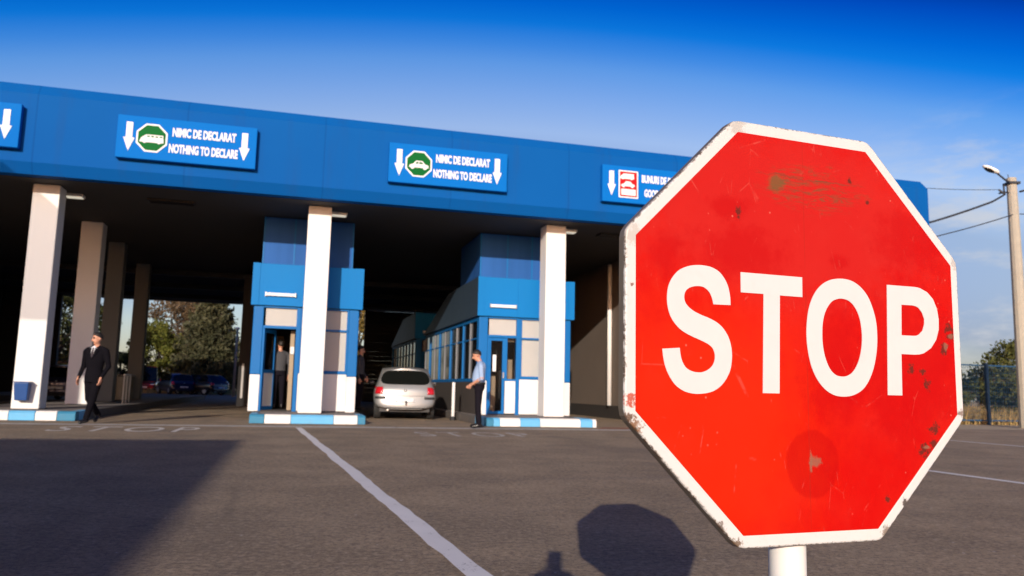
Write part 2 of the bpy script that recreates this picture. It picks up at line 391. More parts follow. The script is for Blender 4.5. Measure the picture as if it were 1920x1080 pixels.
# ------------------------------------------------------------------ KERB ISLANDS
def island(t0, t1, n0, n1, segs, label):
    r = thingF('traffic_island', label, 'kerb', t0, n0, 0, group='painted kerb islands under the columns')
    W = t1-t0; L = n1-n0; H = .196; c = .10
    b = MB()
    # kerbstones along the front in painted lengths, each a solid block with a chamfered top edge
    for a0, a1, m in segs:
        x0, x1 = a0*W, a1*W
        b.prism([(0, 0)], 0, 0) if False else None
        vs = []
        for x in (x0+.003, x1-.003):
            vs += [(x, 0, .0), (x, .30, .0), (x, .30, H), (x, .05, H), (x, .0, H-.05)]
        b.add(vs, [(0, 1, 2, 3, 4), (9, 8, 7, 6, 5)]+[(i, (i+1) % 5, 5+(i+1) % 5, 5+i) for i in range(5)], m)
    k = 0; y = .303
    while y < L-.1:
        y2 = min(y+.9, L); m = (k+1) % 2
        m = m if y < .5 else 3; b.box(0, .16, y, y2-.004, 0, H, m); b.box(W-.16, W, y, y2-.004, 0, H, m); y = y2; k += 1
    b.build('kerb', [M['kerb_white'], M['kerb_blue'], M['kerb_teal_and_shade'], M['kerb_grey']], r, bevel=.012)
    MB().box(.163, W-.163, .303, L, 0, H-.008).build('paving', M['island'], r)
SEG = [(0, .127, 2), (.127, .35, 0), (.35, .72, 1), (.72, .93, 0), (.93, 1, 2)]
island(-5.86, -3.35, -1.15, 20, SEG, 'blue and white kerb island under the middle column and open booth')
island(-.57, 2.17, -1.3, 20, [(0, .06, 2), (.06, .12, 1), (.12, .30, 0), (.30, .48, 1), (.48, .85, 0), (.85, .965, 1), (.965, 1, 0)], 'blue and white kerb island under the right column beside the standing officer')  # first length is blue, darkened in colour for the shade on it
island(-12.0, -9.3, -1.05, 25, [(0, .10, 1), (.10, .22, 0), (.22, .36, 1), (.36, .54, 0), (.54, .72, 1), (.72, .87, 0), (.87, 1, 2)], 'blue and white kerb island under the left column with the waste bin')  # last length is blue with its shade put into the colour
island(-18.0, -15.3, -1.05, 25, [(0, .4, 1), (.4, 1, 0)], 'kerb island beyond the left edge of the photo')

# ------------------------------------------------------------------ BOOTHS
def booth(t0, n0, label, open_door=True, L=8.6, mats=None, tower=True):
    r = thingF('control_booth', label, 'booth', t0, n0, .186, group='blue control booths under the canopy'); r.scale = (1.0254, 1, 1.0254)
    W = 2.53
    blue, white, cream, sidep = M['blue_frame'], M['white_low'], M['cream'], M['side_panel']
    MB().box(0.02, W-.02, .02, L-.02, 0, .03).build('floor', M['plinth'], r)
    for x0, x1 in ((0, .24), (W-.24, W)):
        p = MB().box(x0, x1, 0, .16, .88, 2.545).build('corner_post', blue, r, bevel=.02)
        MB().box(x0, x1, -.004, .156, 0.0, .876).build('post_base', white, p, bevel=.02)
    # front: door bay x .24-1.07, window bay x 1.07-2.29
    MB().box(1.02, 1.12, .0, .12, 0, 2.545).box(.24, 1.02, .0, .12, 2.0, 2.07).box(.24, .29, .0, .12, 0, 2.0).box(.24, 1.02, 0, .12, 2.50, 2.545).build('door_frame', blue, r, bevel=.008)
    tr = MB().box(.29, 1.02, .04, .05, 2.07, 2.50).build('transom_window', M['glass'], r)
    MB().box(.29, 1.02, .07, .085, 2.07, 2.50).build('blind', cream, tr)
    w = MB().box(1.12, 2.29, 0, .11, .93, 1.01).box(1.12, 2.29, 0, .10, 1.975, 2.025).box(1.12, 2.29, 0, .11, 2.50, 2.545).box(2.24, 2.29, 0, .09, 1.01, 2.50).box(1.12, 1.17, 0, .09, 1.01, 2.50).build('front_window', blue, r, bevel=.006)
    MB().box(1.17, 2.24, .04, .05, 1.01, 1.975).box(1.17, 2.24, .04, .05, 2.025, 2.50).split('pane', M['glass'], w)
    MB().box(1.17, 2.24, .07, .085, 1.01, 2.50).build('blind', cream, w)
    MB().box(1.12, 2.29, .02, .10, 0, .93).build('front_panel', white, r, bevel=.01)
    # door
    if open_door:
        d = thing_part('door', r, (.30, .06, 0), rad(68))
        MB().box(0, .06, 0, .045, .02, 1.99).box(.62, .68, 0, .045, .02, 1.99).box(.06, .62, 0, .045, 1.9, 1.99).box(.06, .62, 0, .045, .92, 1.0).box(.06, .62, 0, .045, .02, .12).build('door_frame', blue, d)
        MB().box(.06, .62, .015, .03, 1.0, 1.9).build('pane', M['glass'], d)
        MB().box(.06, .62, .01, .035, .12, .92).build('door_panel', white, d)
        MB().box(.90, 1.0, .35, .41, .03, 1.98).build('inner_partition', M['beige'], r)
        MB().box(.91, 1.0, .30, .345, 1.40, 1.58).build('light_switch', M['notice'], r)
        MB().box(.40, .72, 2.4, 2.44, 1.25, 1.95).build('wall_poster', M['beige'], r)
    else:
        d = thing_part('door', r, (.29, .02, 0), 0)
        MB().box(0, .05, 0, .05, .02, 1.99).box(.36, .43, 0, .05, .02, 1.99).box(.05, .36, 0, .05, 1.92, 1.99).box(.05, .36, 0, .05, .02, .10).build('door_frame', blue, d)
        MB().box(.05, .36, .02, .03, .10, 1.92).build('pane', M['glass'], d)
        nt_ = MB().box(.10, .19, -.004, -.001, 1.12, 1.55).build('notice', M['notice'], d)
        MB().box(.37, .40, -.05, -.001, .95, 1.10).build('handle', M['steel'], d)
        MB().box(.10, .26, .30, .34, .05, 1.0).build('inner_panel', M['beige'], d)
        s = MB().box(.72, .78, .02, .10, .88, 2.0).box(.78, 1.02, .02, .10, .88, .93).build('side_light', blue, r)
        MB().box(.78, 1.02, .05, .06, .93, 2.0).build('pane', M['glass'], s)
        MB().box(.80, 1.0, .30, .34, .9, 1.45).box(.78, 1.02, .24, .28, 1.92, 2.0).split('notice_board', M['beige'], s)
        MB().box(.74, 1.02, .03, .10, .04, .88).build('side_light_panel', white, r, bevel=.008)
    # long sides
    for x0, x1, xo in ((0, .10, -.002), (W-.10, W, .002)):
        MB().box(x0, x1, .163, L, 0, .84).build('side_panel', sidep, r)
        f = MB().box(x0, x1, .163, L, .845, .93).box(x0, x1, .163, L, 2.44, 2.54).box(x0+.02, x1-.02, .163, L, 1.96, 2.0)
        nb = int(L/.92)
        for i in range(nb+1):
            y = .163+i*(L-.163-.06)/nb
            f.box(x0, x1, y, y+.07, .93, 2.44, 1 if i % 2 else 0)
        sw = f.build('side_window', [blue, M['mullion']], r)
        MB().box(x0+.04, x1-.045, .165, L-.01, .935, 2.435).build('pane', M['glass_dark'], sw)
    MB().box(.1, W-.1, L-.08, L, 0, 2.54).build('rear_wall', M['dark_wall'], r)
    MB().box(.1, W-.1, 2.5, 2.56, .03, 2.5).build('inner_wall', M['dark_wall'], r)
    MB().box(1.2, W-.12, .6, 1.4, .03, .75).build('desk', M['beige'], r)
    # roof band: blue in front, sheet metal down the long sides, hipped at the far end
    e = .07; zb, zt = 2.55, 3.58; yb = L+.15; yt = L*.47
    mb = MB()
    P = [(-e, -e, zb), (W+e, -e, zb), (W+e, yb, zb), (-e, yb, zb), (-e, -e, zt), (W+e, -e, zt), (W+e, yt, zt), (-e, yt, zt)]
    mb.add(P, [(0, 1, 5, 4)], 0); mb.add(P, [(0, 3, 2, 1), (4, 5, 6, 7), (1, 2, 6, 5), (2, 3, 7, 6), (3, 0, 4, 7)], 1)
    bd = mb.build('roof_band', [M['blue_panel'] if False else M['blue_band'], M['grey_metal']], r, merge=True, bevel=.012)
    rb = MB()
    rb.box(-e, .10, -e-.016, -e-.002, zb, zt).box(W-.10, W+e, -e-.016, -e-.002, zb, zt).box(1.02, 1.2, -e-.016, -e-.002, zb, zt)
    rb.split('roof_rib', M['blue_band'], bd)
    lp = MB().box(.27, .95, -e-.07, -e-.017, 2.78, 2.86).build('tube_lamp', M['sign_white'], r, bevel=.012)
    MB().box(.25, .27, -e-.075, -e-.017, 2.77, 2.87).box(.95, .97, -e-.075, -e-.017, 2.77, 2.87).split('lamp_cap', M['steel'], lp)
    if tower:
        tw = MB().box(.10, W-.18, .55, 3.1, zt-.02, 4.86)
        tw.build('roof_tower', M['blue_tower'], r, bevel=.01)
        tb = MB()
        for x in (.10, .85, 1.55, W-.22): tb.box(x, x+.04, .538, .549, zt, 4.86)
        tb.split('tower_seam', M['blue_frame'], r)
    return r
def thing_part(name, parent, loc, rotz):
    o = bpy.data.objects.new(name, None); COL.objects.link(o); o.parent = parent; o.location = loc; o.rotation_euler = (0, 0, rotz); return o
M['blue_band'] = plain('blue_band', (.004, .165, .46), .55, var=.07, scale=1.5, dirt=.1, dirtcol=(.05, .2, .4), stretch=(1, 1, .3), spec=.12)
booth(-6.014, 1.1, 'blue and white booth behind the middle column with its door standing open', True)
booth(-.241, 1.1, 'blue and white booth behind the right column with closed glazed door', False)
booth(-.241, 12.0, 'dark booth farther back beyond the silver car', False, 7.5, tower=False)
r = thingF('gatehouse', 'dark narrow block at the back of the left lane', 'building', -6.95, 12, 0)
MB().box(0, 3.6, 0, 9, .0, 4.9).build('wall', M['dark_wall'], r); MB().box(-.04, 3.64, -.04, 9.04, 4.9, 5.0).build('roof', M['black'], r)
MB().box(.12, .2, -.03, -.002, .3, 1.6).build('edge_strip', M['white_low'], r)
r = thingF('light_block_wall', 'dark wall added to block light at the left end of the canopy', 'wall', -19.4, 1.6, 0)  # added to keep light from the open left side off the inner columns
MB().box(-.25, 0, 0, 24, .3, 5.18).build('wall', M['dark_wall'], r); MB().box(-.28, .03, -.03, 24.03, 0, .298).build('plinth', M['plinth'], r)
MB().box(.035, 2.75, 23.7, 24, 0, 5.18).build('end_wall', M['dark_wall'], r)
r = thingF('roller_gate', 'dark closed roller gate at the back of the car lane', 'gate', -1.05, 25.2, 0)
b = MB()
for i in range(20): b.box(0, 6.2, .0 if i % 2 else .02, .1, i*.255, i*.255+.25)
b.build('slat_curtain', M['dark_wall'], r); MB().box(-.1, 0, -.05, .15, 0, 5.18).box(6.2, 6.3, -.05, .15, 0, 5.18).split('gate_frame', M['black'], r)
# office block on the right: wall running in depth
r = thingF('office_block', 'brown rendered office wall right of the right column under the canopy', 'building', 5.2, .9, 0)
MB().box(0, 6.6, 0, 23, .42, 5.18).build('wall', M['office_wall'], r)
MB().box(-.03, 6.63, -.03, 23.03, 0, .418).build('plinth', M['plinth'], r)
MB().cyl((-.09, 4.0, .42), (-.09, 4.0, 5.1), .075, n=14).build('downpipe', M['white_low'], r, smooth=True)
for y in (1.2, 3.6, 5.9):
    w = MB().box(y, y+1.5, -.02, -.002, 1.2, 2.6).build('window', M['blue_frame'], r)
    MB().box(y+.08, y+1.42, -.03, -.021, 1.28, 2.52).build('pane', M['glass_dark'], w) 

# ------------------------------------------------------------------ SIGN BOARDS ON THE FASCIA
CARPIC = [(-.46,-.12),(-.40,-.02),(-.26,.03),(-.12,.17),(.16,.17),(.30,.03),(.44,-.01),(.46,-.12),(.38,-.13),(.34,-.20),(.24,-.20),(.20,-.13),(-.20,-.13),(-.24,-.20),(-.34,-.20),(-.38,-.13)]
VANPIC = [(-.48,-.14),(-.42,.02),(-.22,.16),(.44,.16),(.47,-.14),(.36,-.15),(.30,-.2),(.2,-.15),(-.2,-.15),(-.28,-.2),(-.36,-.15)]
def octo(R, rot=22.5): return [(R*cos(rad(rot+45*k)), R*sin(rad(rot+45*k))) for k in range(8)]
def board(t0, label, kind, W=2.92, H=.96):
    r = thingF('lane_sign', label, 'sign', t0, -.9, 5.68, group='lane signs on the blue canopy edge')
    MB().box(0, W, -.17, -.03, 0, H).build('panel', M['blue_panel'], r, bevel=.012)
    MB().box(.3, .36, -.03, 0.0, .1, H-.1).box(W-.36, W-.3, -.03, 0.0, .1, H-.1).split('bracket', M['blue_dark'], r)
    y1, y0 = -.1715, -.178
    def arrow(cx):
        z1, z0 = H*.845, H*.17; zm = z0+.46*(z1-z0)
        MB().prism([(cx-.065, z1), (cx-.065, zm), (cx-.115, zm), (cx, z0), (cx+.115, zm), (cx+.065, zm), (cx+.065, z1)], y0, y1).build('arrow', M['sign_white'], r)
    arrow(.25); arrow(W-.26)
    cx, cz = .715, H*.51
    if kind == 'red':
        MB().box(cx-.27, cx+.27, y0, y1, cz-.36, cz+.36).build('red_square', M['sign_white'], r, bevel=.003)
        MB().box(cx-.235, cx+.235, y0-.004, y0-.0005, cz-.325, cz+.325).build('square_field', M['sign_red'], r)
        p = MB().prism([(cx-.04+.42*x, cz+.205+.45*z) for x, z in VANPIC], y0-.007, y0-.0045).prism([(cx-.02+.42*x, cz+.0+.45*z) for x, z in CARPIC], y0-.007, y0-.0045)
        p.box(cx-.20, cx+.20, y0-.007, y0-.0045, cz-.29, cz-.13); p.build('pictogram', M['sign_white'], r)
        L1, L2 = ('BUNURI DE DECLARAT', 1.42), ('GOODS TO DECLARE', 1.28)
    else:
        MB().prism([(cx+x, cz+z) for x, z in octo(.345)], y0, y1).build('green_octagon', M['sign_white'], r)
        MB().prism([(cx+x, cz+z) for x, z in octo(.305)], y0-.004, y0-.0005).build('octagon_field', M['sign_green'], r)
        pic = VANPIC if kind == 'van' else CARPIC
        MB().prism([(cx+.52*x, cz-.02+.56*z) for x, z in pic], y0-.007, y0-.0045).build('pictogram', M['sign_white'], r)
        wn = MB()
        if kind == 'van':
            for i in range(4): wn.box(cx-.10+i*.085, cx-.04+i*.085, y0-.009, y0-.0075, cz+.015, cz+.045)
        else: wn.prism([(cx-.09, cz+.0), (cx-.05, cz+.05), (cx-.01, cz+.05), (cx-.01, cz)], y0-.009, y0-.0075).prism([(cx+.01, cz), (cx+.01, cz+.05), (cx+.07, cz+.05), (cx+.11, cz)], y0-.009, y0-.0075)
        wn.split('pictogram_window', M['sign_green'], r)
        L1, L2 = ('NIMIC DE DECLARAT', 1.34), ('NOTHING TO DECLARE', 1.45)
    for (txt, w), fz, fx in ((L1, .70, .617), (L2, .31, .617)):
        v, f = text_mesh(txt, w, .21, .042, .004)
        v = v+np.array([W*fx, (y0+y1)/2, H*fz])
        MB().add(v, f).build('lettering', M['sign_white'], r, recalc=False)
    return r
board(-13.80, 'blue lane sign cut by the left edge, only its right arrow in view', 'car')
board(-9.0, 'blue nothing to declare sign with a white van in its green octagon', 'van')
board(-3.07, 'blue nothing to declare sign with a white car in its green octagon', 'car')
board(2.37, 'blue lane sign with a red square, partly behind the stop sign', 'red')

# ------------------------------------------------------------------ STOP SIGN
SK_ = 1.19; SS = Vector((.449*SK_, 1.126*SK_, .971)); SYAW = rad(19.978)
stop = thing('stop_sign', 'large weathered red octagonal stop sign on a white post in the foreground', 'traffic sign', (SS.x, SS.y, 0), SYAW); stop.scale = (SK_, SK_, SK_)
def sign_red():
    g = G('stop_red')
    sx = g.n('SeparateXYZ'); g.l(g.tc.outputs['Object'], sx.inputs[0]); X, Z = sx.outputs[0], sx.outputs[2]
    wob = g.noise(38, 5, .7); wob2 = g.noise(140, 4, .7, off=(3, 0, 1))
    def blob(cx, cz, rx, rz, amp=.6, soft=.15, w=None):
        dx = g.math('DIVIDE', g.math('SUBTRACT', X, cx), rx); dz = g.math('DIVIDE', g.math('SUBTRACT', Z, cz), rz)
        d = g.math('SQRT', g.math('ADD', g.math('MULTIPLY', dx, dx), g.math('MULTIPLY', dz, dz)))
        d = g.math('ADD', d, g.math('MULTIPLY', g.math('SUBTRACT', w or wob, .5), amp*2))
        return g.math('SUBTRACT', 1, g.step(d, 1-soft, 1+soft))
    def scale(m, k): return g.math('MULTIPLY', m, k)
    big = g.noise(5.5, 5, .6, off=(.4, 0, .1)); bleach = g.noise(11, 6, .65, off=(2, 0, 4))
    c = g.mix(g.step(big, .35, .66), (.50, .0022, .001), (.53, .009, .004))
    c = g.mix(scale(g.step(bleach, .55, .72), .40), c, (.50, .020, .014))
    # faded upper half: chalky film in an uneven patch
    c = g.mix(scale(blob(-.02, .17, .27, .13, .55, .35), .6), c, (.47, .020, .016))
    c = g.mix(scale(blob(-.18, -.14, .19, .17, .45, .5), .7), c, (.62, .020, .001))  # more orange patch at the lower left
    # darker rubbed patches
    mott = g.noise(26, 7, .72, off=(1, 0, 6))
    for a in ((-.115, .105, .07, .034), (.215, .150, .075, .045), (.06, .106, .018, .010), (-.135, .17, .03, .014), (-.24, .10, .02, .03), (.20, -.06, .09, .12), (.05, -.05, .05, .08)):
        c = g.mix(scale(blob(*a, 1.6, .55, mott), .55), c, (.42, .001, .002))
    # round stain with a chip in it
    c = g.mix(scale(blob(.002, -.1885, .046, .047, .14, .06, g.noise(26, 3, .6)), .5), c, (.39, .0015, .0012))
    # brownish scrawl near the top
    smear = g.noise(1, 6, .75, (22, 1, 120), 1.2, (.2, 0, .3))
    band = scale(g.step(smear, .46, .64), blob(.015, .212, .085, .032, .7, .35))
    c = g.mix(scale(band, .8), c, (.19, .06, .026))
    c = g.mix(scale(blob(-.052, .2145, .013, .012, .8, .4), .8), c, (.13, .085, .03))
    for zz, k in ((.2265, .6), (.2050, .35)):
        ln = g.math('SUBTRACT', 1, g.step(g.math('ABSOLUTE', g.math('SUBTRACT', g.math('SUBTRACT', Z, zz), g.math('MULTIPLY', g.math('SUBTRACT', g.noise(20, 4, .7, off=(zz*40, 0, 0)), .5), .02))), .0005, .0022))
        c = g.mix(scale(g.math('MULTIPLY', ln, blob(.01, zz, .082, .02, .5, .3)), k), c, (.16, .05, .025))
    # light scratches
    def scratch(sc, off, rot, thr, k, colr):
        nonlocal c
        mp = g.n('Mapping'); g.l(g.tc.outputs['Object'], mp.inputs[0]); mp.inputs['Location'].default_value = off; mp.inputs['Rotation'].default_value = (0, rot, 0); mp.inputs['Scale'].default_value = (1, 1, .45)
        v = g.n('TexVoronoi', feature='DISTANCE_TO_EDGE'); g.l(mp.outputs[0], v.inputs['Vector']); v.inputs['Scale'].default_value = sc
        e = g.math('SUBTRACT', 1, g.step(v.outputs['Distance'], thr*.3, thr))
        mk = g.step(g.noise(14, 4, .7, off=off), .57, .66)
        c = g.mix(scale(g.math('MULTIPLY', e, mk), k), c, colr)
    scratch(14, (.3, 0, .7), .5, .012, .30, (.62, .12, .09)); scratch(9, (1.3, 0, 2.7), -.6, .008, .28, (.62, .13, .10)); scratch(26, (5, 0, 2), .1, .02, .25, (.60, .10, .07))
    # pale specks
    vs = g.n('TexVoronoi'); vs.inputs['Scale'].default_value = 70; g.l(g.tc.outputs['Object'], vs.inputs['Vector'])
    sp = g.math('MULTIPLY', g.math('SUBTRACT', 1, g.step(vs.outputs['Distance'], .05, .16)), g.step(g.noise(9, 4, .7, off=(8, 1, 1)), .56, .62))
    c = g.mix(scale(sp, .5), c, (.80, .22, .16))
    # fold line down the plate
    fl = g.math('SUBTRACT', 1, g.step(g.math('ABSOLUTE', g.math('ADD', X, .0035)), .0004, .0013))
    c = g.mix(scale(g.math('MULTIPLY', fl, g.step(g.noise(1, 3, .5, (1, 1, 8), off=(1, 0, 1)), .3, .55)), .35), c, (.30, .02, .01))
    # rust spots
    for a in ((.2745, .0165, .0075, .0065), (.2775, .004, .007, .006), (.262, -.0165, .0065, .007), (.1925, -.0475, .0055, .006), (.2165, -.0525, .005, .004), (.2245, -.072, .005, .007), (.2345, -.1395, .0075, .008), (.234, -.162, .007, .007), (.2135, -.171, .0095, .0085), (.137, -.2405, .004, .004), (.085, .2325, .003, .004), (.118, .203, .003, .003), (-.12, .165, .004, .007)):
        c = g.mix(scale(blob(*a, 2.6, .5, wob2), .8), c, (.06, .022, .014))
        
    for a in ((.0065, -.1855, .010, .007), (-.001, -.186, .0025, .014), (.2775, .0045, .005, .004), (.2665, -.012, .004, .006), (.219, -.1665, .007, .0025)):
        c = g.mix(scale(blob(*a, .9, .35, wob2), .8), c, (.26, .11, .07))
    g.set(c, None, 0, .10)
    g.put(g.b.inputs['Roughness'], g.math('MULTIPLY_ADD', bleach, .25, .42))
    g.bump(g.math('ADD', g.noise(7, 3), g.math('MULTIPLY', wob, .15)), .12, .006)
    return g.m
def sign_edge():
    g = G('stop_white')
    sx = g.n('SeparateXYZ'); g.l(g.tc.outputs['Object'], sx.inputs[0]); X, Z = sx.outputs[0], sx.outputs[2]
    A = lambda v: g.math('ABSOLUTE', v)
    d = g.math('MAXIMUM', A(X), A(Z))
    s1 = g.math('MULTIPLY', A(g.math('ADD', X, Z)), .70711); s2 = g.math('MULTIPLY', A(g.math('SUBTRACT', X, Z)), .70711)
    d = g.math('MAXIMUM', d, g.math('MAXIMUM', s1, s2))
    n1 = g.noise(150, 6, .75); n2 = g.noise(22, 5, .65, off=(2, 0, 2)); n3 = g.noise(55, 6, .75, off=(4, 0, 4))
    c = g.mix(n2, (.60, .60, .585), (.66, .66, .65))
    c = g.mix(g.math('MULTIPLY', g.step(n3, .52, .72), .30), c, (.55, .49, .40))
    # specks
    c = g.mix(g.math('MULTIPLY', g.step(n1, .63, .70), .55), c, (.30, .22, .15))
    # chipped rim
    e = g.step(g.math('ADD', d, g.math('MULTIPLY', g.math('SUBTRACT', n1, .5), .016)), .2975, .3010)
    e = g.math('MULTIPLY', e, g.step(n2, .36, .52))
    c = g.mix(e, c, (.10, .07, .05))
    def blob(cx, cz, r, colr, k):
        nonlocal c
        dx = g.math('DIVIDE', g.math('SUBTRACT', X, cx), r); dz = g.math('DIVIDE', g.math('SUBTRACT', Z, cz), r)
        q = g.math('SQRT', g.math('ADD', g.math('MULTIPLY', dx, dx), g.math('MULTIPLY', dz, dz)))
        q = g.math('ADD', q, g.math('MULTIPLY', g.math('SUBTRACT', n1, .5), 5.0))
        c = g.mix(g.math('MULTIPLY', g.math('SUBTRACT', 1, g.step(q, .6, 1.2)), k), c, colr)
    for a in ((-.2915, -.103, .008, (.45, .06, .02), .9), (-.289, -.139, .013, (.22, .10, .04), .9), (-.296, -.127, .008, (.12, .06, .03), .9), (-.13, -.296, .010, (.14, .08, .04), .9), (-.155, -.272, .008, (.10, .06, .04), .8), (.292, -.115, .006, (.15, .08, .05), .8), (.135, -.288, .009, (.16, .10, .06), .8), (.172, -.247, .006, (.05, .03, .02), .9), (-.12, .293, .014, (.30, .24, .17), .4), (-.29, .118, .014, (.34, .27, .2), .4), (.296, .12, .010, (.28, .20, .15), .4), (-.2905, .05, .003, (.2, .08, .05), .9)):
        blob(*a)
    # the folded rim behind the face is bare grimy metal
    y = g.step(sx.outputs[1], .0035, .006)
    c = g.mix(y, c, (.16, .135, .105))
    g.set(c, .45, 0, .4); g.bump(n3, .15, .002)
    return g.m
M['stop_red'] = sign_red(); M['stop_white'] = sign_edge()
M['letter_white'] = plain('letter_white', (.61, .62, .615), .42, var=.04, scale=30, dirt=.12, dirtcol=(.45, .38, .3))
CZ = SS.z/SK_
def oring(a, y): # octagon ring with apothem a at depth y, softly rounded corners
    R = a/cos(pi/8); P = [(R*cos(rad(22.5+45*k)), R*sin(rad(22.5+45*k))) for k in range(8)]
    out = []
    for k in range(8):
        p = Vector(P[k]); q0 = Vector(P[k-1]); q1 = Vector(P[(k+1) % 8]); d = .010
        a0 = p+(q0-p).normalized()*d; a1 = p+(q1-p).normalized()*d
        for s in (0, .5, 1):
            w = a0*(1-s)**2+p*2*s*(1-s)+a1*s*s; out.append((w.x, y, w.y))
    return out
plate = bpy.data.objects.new('sign_plate', None)
mb = MB(); rings = [oring(.2975, 0), oring(.2995, .0012), oring(.3003, .0035), oring(.3003, .017), oring(.2975, .020), oring(.288, .020), oring(.288, .004)]
for R in rings: mb.v += R
n = 24
for k in range(len(rings)-1): mb.f += [(k*n+i, k*n+(i+1) % n, (k+1)*n+(i+1) % n, (k+1)*n+i) for i in range(n)]
mb.f += [tuple(range(n)), tuple((len(rings)-1)*n+i for i in range(n))]; mb.m = [0]*len(mb.f)
pl = mb.build('sign_plate', M['stop_white'], stop); pl.location = (0, 0, CZ)
pl.rotation_euler = (rad(-.437)*-1, rad(-.167), 0)
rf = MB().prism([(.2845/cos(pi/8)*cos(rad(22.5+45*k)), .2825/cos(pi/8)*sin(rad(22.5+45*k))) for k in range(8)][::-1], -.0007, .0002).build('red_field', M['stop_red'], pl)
def catmull(P, sub=4):
    out = []; n = len(P)
    for i in range(n):
        p0, p1, p2, p3 = [np.array(P[(i+k-1) % n]) for k in range(4)]
        for s in range(sub):
            t = s/sub
            out.append(tuple(.5*((2*p1)+(-p0+p2)*t+(2*p0-5*p1+4*p2-p3)*t*t+(-p0+3*p1-3*p2+p3)*t**3)))
    return out
LS = [(-0.1631,0.0300),(-0.1348,0.0305),(-0.1353,0.0414),(-0.1381,0.0548),(-0.1437,0.0661),(-0.1528,0.0758),(-0.1652,0.0815),(-0.1788,0.0832),(-0.1912,0.0827),(-0.2045,0.08),(-0.2178,0.0739),(-0.2277,0.0642),(-0.2343,0.0524),(-0.2369,0.039),(-0.2365,0.0259),(-0.2327,0.012),(-0.2247,0.0003),(-0.2139,-0.0086),(-0.1997,-0.0151),(-0.1864,-0.0197),(-0.1742,-0.0243),(-0.166,-0.0296),(-0.1621,-0.0367),(-0.1615,-0.0443),(-0.1645,-0.0529),(-0.1713,-0.0593),(-0.1802,-0.0633),(-0.1886,-0.0642),(-0.1989,-0.0628),(-0.2076,-0.0584),(-0.2134,-0.0506),(-0.2162,-0.0414),(-0.2175,-0.0320),(-0.2445,-0.0342),(-0.2431,-0.0451),(-0.2399,-0.0579),(-0.2336,-0.0706),(-0.225,-0.0814),(-0.2132,-0.0889),(-0.2002,-0.0924),(-0.1882,-0.0931),(-0.1738,-0.0915),(-0.1615,-0.0876),(-0.1502,-0.0798),(-0.1422,-0.0702),(-0.1363,-0.0587),(-0.1338,-0.0453),(-0.1337,-0.0338),(-0.1358,-0.0224),(-0.1402,-0.012),(-0.1481,-0.0018),(-0.1582,0.0054),(-0.1705,0.0105),(-0.1839,0.0146),(-0.1961,0.0196),(-0.2049,0.0258),(-0.2092,0.0322),(-0.2099,0.0397),(-0.207,0.0466),(-0.2003,0.0512),(-0.1914,0.0535),(-0.1813,0.0536),(-0.1735,0.0502),(-0.1679,0.0442),(-0.1646,0.0367)]
LT = [(-.1172,.0782),(-.0097,.0782),(-.0101,.0492),(-.0502,.0492),(-.0540,-.0902),(-.0826,-.0902),(-.0784,.0496),(-.1172,.0496)]
LOo = [(0.0611,0.0811),(0.0805,0.0795),(0.0974,0.0719),(0.1117,0.0582),(0.1213,0.0393),(0.1269,0.0182),(0.1278,-0.005),(0.1254,-0.0263),(0.1189,-0.0495),(0.1087,-0.0688),(0.0959,-0.0823),(0.0786,-0.0904),(0.0606,-0.0928),(0.0429,-0.0907),(0.0268,-0.0827),(0.0133,-0.0691),(0.0035,-0.0509),(-0.0021,-0.029),(-0.0042,-0.0068),(-0.0026,0.0156),(0.0022,0.0365),(0.0114,0.0549),(0.0248,0.0691),(0.0418,0.0778)]
LOi = [(0.0624,0.0513),(0.0756,0.0487),(0.0863,0.0402),(0.0943,0.0262),(0.098,0.0091),(0.0985,-0.0081),(0.0958,-0.0254),(0.0903,-0.0408),(0.0813,-0.0543),(0.0702,-0.0618),(0.0593,-0.0637),(0.0475,-0.0618),(0.0372,-0.0537),(0.0295,-0.039),(0.0253,-0.0224),(0.0243,-0.0037),(0.0261,0.0152),(0.0318,0.0315),(0.0418,0.0444),(0.0515,0.0495)]
LPo = [(.1505,.0778),(.2046,.0780),(.2120,.0776),(.2177,.0766),(.232,.0712),(.2434,.0611),(.2506,.0463),(.2534,.0304),(.2525,.0142),(.2464,-.0021),(.235,-.0155),(.22,-.0239),(.2110,-.0260),(.2016,-.0268),(.1743,-.0268),(.1729,-.0892),(.1446,-.0892)]
LPi = [(.1781,.0488),(.2004,.049),(.2060,.0482),(.2121,.0462),(.2196,.0386),(.2235,.0289),(.223,.0208),(.2188,.0107),(.2111,.0044),(.2060,.0025),(.2005,.002),(.176,.0019)]
def letter(outer, inner=None, name='letter'):
    bm = bmesh.new(); es = []
    for loop in [outer]+([inner] if inner else []):
        vs = [bm.verts.new((x, -.0015, z)) for x, z in loop]
        es += [bm.edges.new((vs[i], vs[(i+1) % len(vs)])) for i in range(len(vs))]
    bmesh.ops.triangle_fill(bm, use_beauty=True, edges=es, normal=(0, -1, 0))
    g = bmesh.ops.extrude_face_region(bm, geom=bm.faces[:])
    bmesh.ops.translate(bm, verts=[v for v in g['geom'] if isinstance(v, bmesh.types.BMVert)], vec=(0, .0007, 0))
    bmesh.ops.recalc_face_normals(bm, faces=bm.faces)
    me = bpy.data.meshes.new(name); bm.to_mesh(me); bm.free(); me.materials.append(M['letter_white'])
    o = bpy.data.objects.new(name, me); COL.objects.link(o); o.parent = pl; return o
